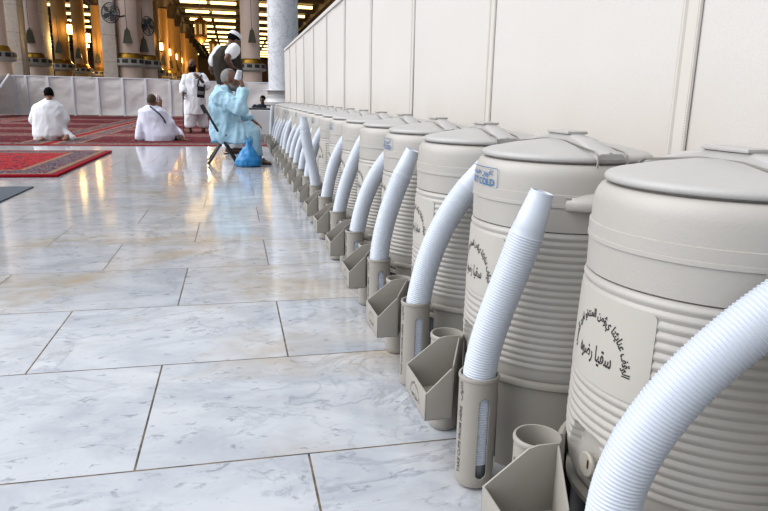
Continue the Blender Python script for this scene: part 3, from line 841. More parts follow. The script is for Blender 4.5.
def make_speaker():
    root = empty('bell_speaker')
    b = MB(); secs = []
    for z, w, d in ((-.30,.19,.13),(-.27,.185,.125),(.22,.095,.085),(.26,.08,.08)):
        secs.append((Vector((0,0,z)), w, d))
    vs = []; fs = []
    for c, w, d in secs: vs += [(-w,-d,c.z),(w,-d,c.z),(w,d*.4,c.z),(-w,d*.4,c.z)]
    for i in range(3):
        for q in range(4): q2 = (q+1)%4; fs.append((i*4+q, i*4+q2, (i+1)*4+q2, (i+1)*4+q))
    fs += [(0,1,2,3), (12,13,14,15)]
    b.add(vs, fs).build('speaker_box', spk_m, root, 20)
    MB().box((0,-.01,.30), (.06,.09,.08), bev=.01).build('mount', blk, root, 20)
    MB().tube([(-.0,0,.32),(-.02,.02,.7),(-.02,.03,1.6)], .012, 6).build('cable', blk, root)
    return root
lant_glass = NT('lit_lantern_glass'); lant_glass.b.inputs['Emission Color'].default_value = (1, .62, .18, 1); lant_glass.b.inputs['Emission Strength'].default_value = 9.0
lant_glass = lant_glass.done(lin(250, 220, 150), .3)
strip_m = NT('lit_ceiling_strip'); strip_m.b.inputs['Emission Color'].default_value = (1, .66, .22, 1); strip_m.b.inputs['Emission Strength'].default_value = 3.4
strip_m = strip_m.done(lin(250, 220, 150), .3)
def make_lantern():
    root = empty('wall_lantern')
    MB().box((0,0,0), (.22,.22,.46), bev=.02).build('glass', lant_glass, root, 30)
    MB().lathe([(0,.25),(.17,.25),(.16,.29),(.06,.40),(.0,.44)], 8).build('cap', gold, root, 30)
    MB().lathe([(0,-.25),(.15,-.25),(.10,-.31),(.03,-.40),(0,-.41)], 8).build('finial', gold, root, 30)
    MB().tube([(0,.02,.36),(0,.16,.42),(0,.30,.30)], .02, 6).build('bracket', gold, root)
    return root
colA = make_column(.45, 7.0, pink); colB = None
lanternP = make_lantern(); speakerP = make_speaker()
used = {'c': False, 'l': False, 's': False}
def put(proto, key, loc, rz, label, cat, group):
    o = proto if not used[key] else copy_tree(proto); used[key] = True
    o.location = loc; o.rotation_euler = (0,0,rz); tag(o, label, cat, group); return o
FY = 31.0
fac = [(128.8, FY+.6, 'round pink column of the hall front beside the square pillar carrying a big fan'),
       (250.6, FY+1.8, 'round pink column of the hall front just left of the grey marble column'),
       (-4.5, FY-1.8, 'round pink column of the hall front at the far left, half out of view')]
for p, y, lb in fac:
    x = P(p, 50, y).x
    put(colA, 'c', (x, y, 0), .13, lb, 'column', 'pink columns of the hall front')
put(speakerP, 's', P(127.5, 36, FY+.02), 0, 'bell shaped bronze loudspeaker on the pink column with the big fan', 'speaker', 'bell loudspeakers on the columns')
put(speakerP, 's', P(252, 36, FY+1.15), 0, 'bell shaped bronze loudspeaker on the pink column near the grey marble column', 'speaker', 'bell loudspeakers on the columns')
colB = make_column(.36, 6.7, warm)
first = True; row_words = ['first','second','third','fourth','fifth','sixth','seventh','eighth','ninth','tenth','eleventh']
colD = make_column(.42, 6.6, pink); firstd = True
def hall_col(x, y, lb, lant, lbl, spk=True, wide=1.0, dim=False):
    global first, firstd
    if dim: o = colD if firstd else copy_tree(colD); firstd = False
    else: o = colB if first else copy_tree(colB); first = False
    o.location = (x, y, 0); o.scale = (wide, wide, 1); tag(o, lb, 'column', 'golden columns inside the hall')
    for sx in lant:
        put(lanternP, 'l', (x+sx, y-.62, 4.15), 0, lbl + ((', left of its shaft' if sx < 0 else ', right of its shaft') if len(lant) > 1 else ''), 'lantern', 'lit lanterns on the hall columns')
    if spk: put(speakerP, 's', (x-.02, y-.47, 3.25), 0, lbl.replace('lit lantern', 'bell shaped loudspeaker'), 'speaker', 'bell loudspeakers on the columns')
for i in range(10):
    hall_col(-4.65, 37.7+6*i, f'golden lit column along the main aisle of the hall, {row_words[i]} from the front', (-.10,), f'lit lantern on the {row_words[i]} column of the main aisle', i < 5)
for i in range(4):
    hall_col(P((62, 80.5, 99, 113)[i], 50, 39.2+5.2*i).x, 39.2+5.2*i, f'golden lit column seen between the two square pillars, {row_words[i]} from the front', (-.60, .60), f'lit lantern on the {row_words[i]} column between the square pillars', i < 3, 1.04)
hall_col(P(34.5, 50, 33.8).x, 33.8, 'dim round column standing between two square pillars at the left', (), 'x', False, 1, True)
put(speakerP, 's', P(30, 36, 33.3), 0, 'bell shaped bronze loudspeaker on the dim column between two square pillars', 'speaker', 'bell loudspeakers on the columns')
hall_col(P(145.5, 50, 32.6).x, 32.6, 'dim round column just behind the pink column with the big fan', (), 'x', False, 1, True)
put(speakerP, 's', P(144, 45, 32.1), 0, 'bell shaped bronze loudspeaker on the dim column behind the pink one', 'speaker', 'bell loudspeakers on the columns')
def pillar_mat():
    t = NT('veined_beige_slabs'); o = t.obj(); s = t.sep(o)
    n = t.noise(o, 1.3, 6, .65, 1.6, '4D', t.m('FLOOR', t.m('MULTIPLY', s[2], .9)))
    c = t.mix(n, lit(190, 170, 150), lit(222, 214, 204))
    v = t.ramp(t.m('ABSOLUTE', t.m('SUBTRACT', t.noise(o, 1.1, 8, .6, 2.5), .5)), [(0, 1), (.015, 0)])
    c = t.mix(t.m('MULTIPLY', v, .5), c, lin(170, 130, 92))
    j = t.m('LESS_THAN', t.m('FRACT', t.m('MULTIPLY', s[2], .9)), .012)
    return t.done(t.mix(j, c, lin(110, 96, 82)), .4)
pil_m = pillar_mat()
for a, b, y, dep, lb in ((5, 22, 31.4, 1.0, 'square veined beige pillar at the left beside the half hidden pink column'),
                    (36, 46, 33.6, 1.2, 'square beige pillar in shade, between the lit columns and the dim round one'),
                    (103, 117, 31.0, .9, 'square veined beige pillar touching the pink column with the big fan')):
    x0, x1 = P(a, 60, y).x, P(b, 60, y).x
    o = MB().box((0,0,4.0), (x1-x0, dep, 8), bev=.01).build('square_pillar', pil_m, None, 20); o.location = ((x0+x1)/2, y+dep/2, 0)
    tag(o, lb, 'pillar', 'square pillars of the hall front')
# fans
def make_fan():
    root = empty('wall_fan'); ax = (Vector((1,0,0)), Vector((0,0,1)), Vector((0,-1,0)))
    c = MB(); R = .40
    for k in range(4):
        rr = R*(.35+.65*k/3); c.tube([(rr*math.cos(rad(a*10)), -.12*(1-(rr/R)**2)-.02, rr*math.sin(rad(a*10))) for a in range(37)], .008, 5, False)
    for a in range(18):
        t = rad(a*20); c.tube([(q*R*math.cos(t), -.12*(1-q*q)-.02, q*R*math.sin(t)) for q in (0.08,.4,.7,1)], .005, 4)
        c.tube([(q*R*math.cos(t), .10*(1-q*q)+.02, q*R*math.sin(t)) for q in (0.08,.4,.7,1)], .005, 4)
    c.tube([(R*math.cos(rad(a*10)), 0, R*math.sin(rad(a*10))) for a in range(37)], .02, 6, False)
    c.build('cage', blk, root)
    b = MB()
    for k in range(5):
        t = rad(72*k); u = Vector((math.cos(t),0,math.sin(t))); w = Vector((-math.sin(t),0,math.cos(t)))
        b.prism([(.06,-.04),(.20,-.12),(.34,-.11),(.36,.02),(.22,.09),(.06,.04)], -.004, .004, (u, (w*.92+Vector((0,.38,0))), Vector((0,1,0))))
    b.build('blades', plain('grey_fan_blade', lin(96, 100, 100), .5), root, 30)
    m = MB(); m.lathe([(0,-.14),(.06,-.14),(.075,-.12),(.075,-.06),(0,-.06)], 20, axes=ax); m.lathe([(0,-.30),(.09,-.28),(.11,-.2),(.11,-.10),(0,-.09)], 20, axes=ax)
    m.build('motor', blk, root, 40)
    MB().tube([(0,.22,0),(0,.32,-.05),(.18,.42,-.10),(.38,.46,-.06)], .035, 8).build('arm', blk, root)
    return root
fn = make_fan(); fn.location = P(110.5, 12.8, 30.3); fn.rotation_euler = (0, 0, -.35); tag(fn, 'large grey caged fan fixed on the square veined pillar', 'fan', 'caged fans')
f2 = copy_tree(fn); f2.location = P(148, 26, 31.7); f2.rotation_euler = (0,0,1.0); tag(f2, 'dark caged fan turned sideways on the dim column behind the pink one', 'fan', 'caged fans')
# ceiling, beams
ceil_m = plain('dark_gilt_ceiling', lin(44, 28, 12), .5, .5, 1.2)
ce = MB().box((-12, 80, 8.3), (80, 99, .4)).build('ceiling', ceil_m, None, 0); ce['kind'] = 'structure'
ew = MB().box((-12, 128, 4), (80, .3, 9)).build('wall_back', plain('far_hall_wall', lin(120, 84, 40), .7, .4, .5), None, 0); ew['kind'] = 'structure'
lint = plain('beige_lintel', lin(186, 160, 128), .6, .1, 2)
for q, (a, b, y, z0, z1) in enumerate(((50, 104, 31.6, 5.05, 6.6), (139, 152, 31.6, 5.0, 6.6))):
    x0, x1 = P(a, 5, y).x, P(b, 5, y).x
    o = MB().box(((x0+x1)/2, y+.5, (z0+z1)/2), (x1-x0, 1.0, z1-z0), bev=.02).build(f'trim_{20+q}', lint, None, 20); o['kind'] = 'structure'
bmx = MB(); q = 0
for i in range(14):
    y = 45.8+6*i
    o = MB().box((-12, y, 8.1), (78, .7, .5), bev=.03).build(f'trim_{30+i}', darkwood, None, 20); o['kind'] = 'structure'
for j, x in enumerate((-16.6, -10.6, -4.65, 1.35, 7.3)):
    o = MB().box((x, 84, 7.95), (.8, 84, .7), bev=.03).build(f'trim_{50+j}', darkwood, None, 20); o['kind'] = 'structure'
def make_strip():
    root = empty('ceiling_light')
    MB().box((0,0,0), (1.95,.19,.19), bev=.02).build('diffuser', strip_m, root, 20)
    MB().box((0,.02,.19), (2.2,.36,.12), bev=.02).build('housing', darkwood, root, 20)
    return root
st = make_strip(); fs_ = True
for i in range(13):
    for bx in (-13.6, -7.6, -1.62, 4.35):
        for s in (-1.12, 1.12):
            o = st if fs_ else copy_tree(st); fs_ = False
            o.location = (bx+s, 48.8+6*i, 7.92)
            tag(o, 'long glowing yellow light strip under the dark hall ceiling', 'ceiling light', 'glowing ceiling strips of the hall')
# one chandelier, then four added copies that carry warm fill lamps
def make_chand():
    root = empty('chandelier')
    MB().tube([(0,0,1.0),(0,0,2.6)], .03, 6).build('rod', gold, root)
    MB().lathe([(0,1.05),(.15,1.0),(.30,.86),(.62,.74),(.66,.62),(.60,.60),(.60,-.4),(.66,-.44),(.5,-.62),(.22,-.8),(0,-.95)], 12).build('lantern_body', plain('chandelier_brass', lin(150, 108, 48), .45, .4, 9, metal=.6), root, 20)
    for k in range(6):
        a = rad(60*k+30); MB().box((.57*math.cos(a), .57*math.sin(a), .1), (.05,.26,.7), Matrix.Rotation(a, 3, 'Z'), .01).build('glass_pane', lant_dim, root, 20)
    return root
lant_dim = NT('dim_chandelier_glass'); lant_dim.b.inputs['Emission Color'].default_value = (1, .62, .2, 1); lant_dim.b.inputs['Emission Strength'].default_value = .35
lant_dim = lant_dim.done(lin(220, 180, 110), .3)
ch = make_chand(); first = True
for (x, y), wd in (((P(201, 34, 50).x, 50), 'nearest on the main aisle'), ((-1.7, 68), 'second on the main aisle, added'), ((-7.6, 46), 'nearest left of the main aisle, added'), ((-7.6, 62), 'second left of the main aisle, added'), ((4.4, 50), 'right of the main aisle, added')):
    o = ch if first else copy_tree(ch); first = False
    o.location = (x, y, P(201, 31, 50).z); o.scale = (.72, .72, .95)
    tag(o, f'large brass lantern chandelier hanging in the hall, {wd}', 'chandelier', 'brass chandeliers of the hall')
    l = bpy.data.lights.new('hall_fill_lamp', 'POINT'); l.energy = 420; l.color = (1, .60, .22); l.shadow_soft_size = .25  # fill light added below each chandelier to brighten the hall columns
    lo = bpy.data.objects.new('hall_fill_lamp', l); COL.objects.link(lo); lo.location = (x, y, P(201, 34, 50).z-1.3)

# ------------------------------------------------------------------ white covered table at the end of the row
tb = empty('covered_table', (P(262, 140, 13.9).x-.02, 14.25, 0)); tag(tb, 'small table under a white cloth at the far end of the cooler row', 'table')
tw = .40
clm = cloth('white_table_cloth', lin(222, 224, 228), 300, .4, .05, 2)
m = MB(); secs = []
ztop = P(262, 110, 13.9).z
for z, g in ((.01,.02),(.2,.012),(.45,.004),(ztop-.03,0),(ztop-.005,-.004),(ztop,-.02)):
    secs.append([(sx*(tw/2+g), sy*(.34+g), z) for sx, sy in ((-1,-1),(1,-1),(1,1),(-1,1))])
vs = [v for s_ in secs for v in s_]; fs = []
for i in range(len(secs)-1):
    for q in range(4): q2 = (q+1)%4; fs.append((i*4+q, i*4+q2, (i+1)*4+q2, (i+1)*4+q))
fs.append((20,21,22,23)); m.add(vs, fs).build('table_cloth', clm, tb, 40)
bd = MB().box((0,0,0), (.50,.62,.03), bev=.006).build('black_board', blk, None, 20); bd.location = (tb.location.x+.03, 14.28, ztop+.017)
tag(bd, 'thin black board lying on the white covered table', 'board')
gb = MB().box((0,0,.07), (.12,.12,.14), bev=.01)
gb = gb.build('grey_box', plain('grey_carton', lin(168, 170, 172), .6), None, 20); gb.location = (P(263, 138, 13.6).x, 13.6, 0.0005); tag(gb, 'small grey box on the floor before the white covered table', 'box')
# ------------------------------------------------------------------ people
def skin_mat(name, col):
    t = NT(name); o = t.obj(); n = t.noise(o, 12, 4)
    c = t.mix(n, tuple(x*.85 for x in col), col)
    t.b.inputs['Subsurface Weight'].default_value = .0
    return t.done(c, .5, None, .4)
sk_dark = skin_mat('dark_brown_skin', lin(112, 78, 58)); sk_mid = skin_mat('brown_skin', lin(140, 98, 74)); sk_lite = skin_mat('light_brown_skin', lin(176, 128, 98))
eye_m = plain('dark_eye', lin(24, 18, 14), .2); lip_m = plain('lip', lin(120, 70, 62), .5)
hair_b = plain('black_hair', lin(14, 12, 12), .9, .4, 90, bump=.6, bscale=120, spec=.08); hair_g = plain('grey_hair', lin(150, 146, 142), .8, .4, 60, bump=.6, bscale=120)
hair_s = plain('cropped_grey_brown_hair', lin(98, 84, 70), .9, .3, 70, bump=.5, bscale=120, spec=.1)
def fabric(name, col, var=.07):
    return plain(name, col, .85, var, 4, bump=.25, bscale=300, spec=.2)
white_c = fabric('white_cotton', lit(238, 238, 242)); lav_c = fabric('pale_lavender_cotton', lit(230, 231, 248)); blue_c = fabric('pale_blue_cotton', tuple(c*1.25 for c in lin(178, 216, 235)))
vest_c = fabric('dark_olive_vest', lin(58, 52, 46)); navy_c = fabric('navy_jacket', lin(26, 34, 52)); black_c = fabric('black_fabric', lin(26, 26, 28))
sandal_m = plain('brown_leather', lin(78, 52, 38), .6, .2)
V = Vector
def frame(f, up=V((0,0,1))):
    f = V(f).normalized(); s = f.cross(up).normalized(); u = s.cross(f).normalized(); return f, s, u
def head(mb, c, fwd, up=V((0,0,1)), k=1.0, neck=None):
    """skull, jaw, brow, nose, ears; s is the head's right"""
    f, s, u = frame(fwd, up); c = V(c); L = lambda a, b, d: c+f*(a*k)+s*(b*k)+u*(d*k)
    mb.ell(L(-.010,0,.022), f*.098*k, s*.076*k, u*.098*k)
    mb.ell(L(.022,0,-.055), f*.072*k, s*.058*k, u*.070*k)
    mb.ell(L(.060,0,-.098), f*.030*k, s*.030*k, u*.020*k)                       # chin
    mb.cap(L(.083,-.030,.028), L(.083,.030,.028), .014*k)                       # brow
    mb.cap(L(.092,0,.018), L(.112,0,-.022), .010*k, .014*k)                     # nose
    mb.cap(L(.088,-.018,-.062), L(.088,.018,-.062), .010*k)                     # lips
    for q in (-1, 1):
        mb.ell(L(-.008, q*.078, -.012), f*.022*k, s*.012*k, u*.034*k)           # ears
        mb.cap(L(.066, q*.042, -.012), L(.062, q*.040, -.030), .020*k)          # cheeks
    if neck is not None: mb.cap(L(-.020,0,-.06), neck, .052*k, .060*k)
    return f, s, u, L
def eyes(root, L, k=1.0):
    for q in (-1, 1):
        MB().ell(L(.083, q*.030, .006), V((.010*k,0,0)), V((0,.010*k,0)), V((0,0,.008*k)), 10, 6).build('eye', eye_m, root, 60)
def hand(mb, w, d, palm_n, curl=.5, k=1.0, thumb=1):
    """palm and five fingers; w wrist, d finger direction, palm_n the way the palm faces"""
    d = V(d).normalized(); n = (V(palm_n)-d*V(palm_n).dot(d)).normalized(); s = d.cross(n); w = V(w)
    mb.ell(w+d*.045*k, d*.052*k, s*.042*k, n*.017*k, 12, 6)
    for i, (o, l) in enumerate(((-.030,.072),(-.010,.082),(.010,.077),(.029,.060))):
        a = w+d*.082*k+s*o*k; p = a; ang = 0
        for q, fr in enumerate((.45,.32,.23)):
            ang += curl*(.5+.35*q); dd = (d*math.cos(ang)+n*math.sin(ang)).normalized(); e = p+dd*l*fr*k
            mb.cap(p, e, (.0095-.001*q)*k, (.0088-.001*q)*k, 8, 3); p = e
    a = w+d*.022*k-s*thumb*.034*k; b = a+(d*.6-s*thumb*.6+n*.35).normalized()*.036*k; e = b+(d*.9+n*.35*curl-s*thumb*.15).normalized()*.030*k
    mb.cap(a, b, .012*k, .0105*k, 8, 3); mb.cap(b, e, .0105*k, .0085*k, 8, 3)
def foot(mb, ankle, fwd, k=1.0):
    f = V(fwd).normalized(); s = f.cross(V((0,0,1))); a = V(ankle)
    mb.cap(a, a-V((0,0,.05*k)), .038*k, .036*k)
    mb.loft([(a+f*(x*k)+V((0,0,z-.075)), s*(hw*k), V((0,0,hh))) for x, z, hw, hh in ((-.065,.028,.012,.012),(-.055,.034,.030,.028),(0,.042,.036,.036),(.06,.034,.042,.028),(.12,.024,.044,.018),(.155,.018,.036,.012),(.168,.016,.015,.006))], 14)
    for i in range(5): mb.cap(a+f*(.150*k)+s*((-.032+.016*i)*k)-V((0,0,.060)), a+f*((.176-.006*abs(i-1))*k)+s*((-.034+.016*i)*k)-V((0,0,.063)), .009, .008, 8, 3)
def tilt_loft(mb, secs, seg=24):
    """secs: (centre, half width vector, half depth vector)"""
    mb.loft(secs, seg)
def hairshell(L, f, s, u, mat, root, k=1.0, name='hair', low=-.02, thick=1.06, back=.0, brow=.075):
    mb = MB(); bmv = []
    c = L(-.012-back,0,.024); N1, N2 = 22, 12; vs = []; fs = []
    for j in range(N2+1):
        for i in range(N1):
            a = 2*math.pi*i/N1; ca = math.cos(a)
            lim = (low + (brow if ca > .25 else .045*(ca+.4) if ca > -.4 else 0))/.1        # hairline is high at the brow
            e0 = math.asin(max(-.95, min(.95, lim))); e = math.pi/2*.995+(e0-math.pi/2*.995)*j/N2
            vs.append(c+(f*.098*ca*math.cos(e)+s*.077*math.sin(a)*math.cos(e)+u*.099*math.sin(e))*k*thick)
    for j in range(N2):
        for i in range(N1): i2 = (i+1) % N1; fs.append((j*N1+i, j*N1+i2, (j+1)*N1+i2, (j+1)*N1+i))
    mb.add(vs, fs); fs2 = [tuple(N2*N1+i for i in range(N1))]; mb.add(vs, []); mb.f.append(fs2[0])
    return mb.build(name, mat, root, 60)
def person(label, base, parts_fn):
    root = empty('person', base); before = set(bpy.data.objects)
    parts_fn(root)
    for o in set(bpy.data.objects)-before:
        if o.parent is root: o.matrix_parent_inverse = Matrix.Translation(-V(base))
    tag(root, label, 'person'); return root
X_, Y_, Z_ = V((1,0,0)), V((0,1,0)), V((0,0,1))

# --- seated man in pale blue drinking from a white cup, seen from his right side
YS = 8.85
def seated(root):
    p = lambda x, y, Y=YS: P(x, y, Y)
    hc = p(230.3, 79.5); fw = V((.97,-.22,.08)); b = MB()
    f, s, u, L = head(b, hc, fw, Z_, 1.10, p(224, 92))
    b.loft([(p(226,133), X_*.13, Y_*.16), (p(226,118), X_*.12, Y_*.15), (p(224,102), X_*.11, Y_*.18), (p(223.5,92), X_*.07, Y_*.08)])
    rs, re, rw = p(221,99,8.67), p(240.5,107.5,8.52), p(243.2,90,8.56)
    ls, le, lw = p(226,99,9.05), p(243,116,9.10), p(252.5,120.5,9.02)
    b.cap(rs, re, .05, .042); b.cap(re, rw, .040, .030); b.cap(ls, le, .05, .042); b.cap(le, lw, .040, .030)
    hand(b, rw, p(241.2,78,8.60)-rw, V((-.75,.6,.1)), .85, 1.12, 1)
    hand(b, lw, V((.82,-.12,-.50)), V((-.3,0,-1)), .35, 1.05, -1)
    for hy, ky, kx, ax in ((8.74,8.70,252.5,257),(8.98,9.0,250.5,254)):
        hip, kn, an = p(228,134,hy), p(kx,132.5,ky), p(ax,158.5,ky); an.z = .085
        b.cap(hip, kn, .085, .062); b.cap(kn, an, .058, .038); foot(b, an, V((.96,-.25,0)))
    remeshed(b, 'body', sk_mid, root, .0085, 2)
    eyes(root, L, 1.1)
    hairshell(L, f, s, u, hair_g, root, 1.10, 'hair', -.045, 1.02, 0, .122)
    bd = MB(); bd.ell(L(.026,0,-.092), f*.070, s*.060, u*.050); bd.ell(L(.064,0,-.115), f*.038, s*.038, u*.040); bd.cap(L(-.004,.064,-.035), L(.028,.054,-.092), .015, .026); bd.cap(L(-.004,-.064,-.035), L(.028,-.054,-.092), .015, .026); bd.cap(L(.090,-.028,-.050), L(.090,.028,-.050), .010)
    remeshed(bd, 'beard', hair_g, root, .008, 2, .004, (40,40,40))
    # tunic
    t = MB()
    t.loft([(p(225,136.5), X_*.17, Y_*.24), (p(225.5,131), X_*.195, Y_*.25), (p(225.5,119), X_*.20, Y_*.24), (p(224,108), X_*.185, Y_*.24), (p(222.5,98), X_*.15, Y_*.23), (p(222.3,91.5), X_*.105, Y_*.15), (p(223,86.5), X_*.078, Y_*.085)])
    t.cap(rs, re, .105, .092); t.cap(re, rw+(re-rw)*.12, .090, .062)
    t.cap(ls, le, .085, .070); t.cap(le, lw+(le-lw)*.12, .068, .055)
    for hy, kx in ((8.72,247),(9.0,246)):
        t.cap(p(226,133,hy), p(kx+1,129.5,hy), .125, .10)
    t.loft([(p(232,131,8.64), X_*.26, Y_*.05), (p(233,138,8.62), X_*.25, Y_*.045), (p(236,143,8.61), X_*.20, Y_*.035)])
    t.loft([(p(215,126,8.86), X_*.045, Y_*.20), (p(214,134,8.86), X_*.045, Y_*.20), (p(215.5,140,8.86), X_*.03, Y_*.18)])
    remeshed(t, 'tunic', blue_c, root, .013, 3, .036, (8,8,4), 2)
    t = MB()
    for ky, kx, ax in ((8.70,252.5,256.5),(9.0,250.5,253.5)):
        t.cap(p(226,136,ky), p(kx,133,ky), .11, .098); a = p(ax,156,ky)
        t.loft([(p(kx,129,ky), X_*.085, Y_*.09), (p(kx+1,138,ky), X_*.105, Y_*.095), (p(kx+2,147,ky), X_*.10, Y_*.09), (a, X_*.085, Y_*.075)])
    remeshed(t, 'trousers', blue_c, root, .012, 3, .012, (8,8,4), 5)
    sd = MB()
    for ky, ax in ((8.70,257),(9.0,254)):
        a = p(ax,158.5,ky); ff = V((.96,-.25,0)).normalized(); ss = ff.cross(Z_)
        sd.loft([(V((a.x,a.y,.010))+ff*x, ss*w, Z_*.009) for x, w in ((-.085,.015),(-.07,.035),(0,.040),(.10,.050),(.165,.042),(.19,.015))], 16)
        sd.tube([V((a.x,a.y,.02))+ff*.09+ss*(.050*math.cos(q))+Z_*(.062*math.sin(q)) for q in [math.pi*i/10 for i in range(11)]], .010, 6)
    sd.build('sandals', sandal_m, root, 50)
pm = person('man in pale blue tunic seated on a folding chair, drinking from a white cup', V((P(222,160,YS).x, YS, 0)), seated)
c = MB(); c.lathe([(0,.002),(.026,.002),(.027,0),(.039,.095),(.041,.098),(.037,.096),(.0255,.006),(0,.006)], 28)
co = c.build('drinking_cup', M_['cup'], None, 40); q0 = P(238.8, 84.2, 8.60); q1 = P(239.8, 70.5, 8.60)
co.matrix_world = Matrix.Translation(P(239.6, 70.5, 8.72)) @ V((0,0,1)).rotation_difference((P(237.0, 83, 8.76)-P(239.6, 70.5, 8.72)).normalized()).to_matrix().to_4x4() @ Matrix.Scale(1.15, 4)
tag(co, 'white plastic cup tipped up at the mouth of the seated man in blue', 'cup')
# folding chair
fc = empty('folding_chair', (P(215,163,YS).x, YS, 0)); tag(fc, 'black folding chair with crossed legs under the man in pale blue', 'chair')
def wpart(mb, name, mat, root, sm=30):
    o = mb.build(name, mat, root, sm); o.matrix_parent_inverse = Matrix.Translation(-V(root.location)); return o
for Y in (8.60, 9.10):
    a, b_ = P(202.3,104.5,Y), P(237.2,164.5,Y); b_.z = .012
    c0, d0 = P(226.5,134.5,Y), P(208.3,164,Y); d0.z = .012
    wpart(MB().tube([a, a+(b_-a)*.5, b_], .016, 10), 'back_leg', blk, fc); wpart(MB().tube([c0, d0], .016, 10), 'front_leg', blk, fc)
zs = P(215,140,YS).z
wpart(MB().box((P(223,140,YS).x+.0, YS, zs-.01), (.30,.46,.025), bev=.008), 'seat', fabric('blue_seat_cloth', lin(120, 176, 208)), fc)
wpart(MB().box((P(203.5,107,YS).x, YS, P(203.5,109,YS).z), (.025,.50,.12), Matrix.Rotation(-.45, 3, 'Y'), .008), 'backrest', blk, fc)
for xx, yy in ((236,162.5),(209.3,162.5)):
    q = P(xx,yy,YS); wpart(MB().tube([V((q.x,8.60,.035)), V((q.x,9.10,.035))], .011, 8), 'cross_bar', blk, fc)
# blue bag
bg = MB(); B0 = P(248.5, 166.5, 8.35); secs = []
for z, a, b_, dx in ((.005,.145,.10,0),(.03,.165,.13,0),(.09,.16,.125,0),(.16,.125,.095,.0),(.22,.075,.055,.005),(.27,.04,.028,.01),(.30,.032,.02,.012),(.335,.05,.012,.012)):
    secs.append((V((B0.x+dx, 8.42, z)), X_*a, Y_*b_))
bg.loft(secs, 32)
bo = remeshed(bg, 'plastic_bag', plain('sky_blue_thin_plastic', lin(40, 150, 222), .3, .25, 8), None, .008, 1, .012, (12,12,5), 4)
tag(bo, 'bright blue tied plastic bag on the marble by the seated man', 'bag')
hb = MB()
for sx in (-1, 1): hb.tube([V((B0.x+.012+sx*.02, 8.42, .30)), V((B0.x+.012+sx*.045, 8.42, .345)), V((B0.x+.012+sx*.03, 8.42, .385)), V((B0.x+.012+sx*.012, 8.42, .33))], .007, 6)
h_ = hb.build('handle', bo.data.materials[0], bo, 40)

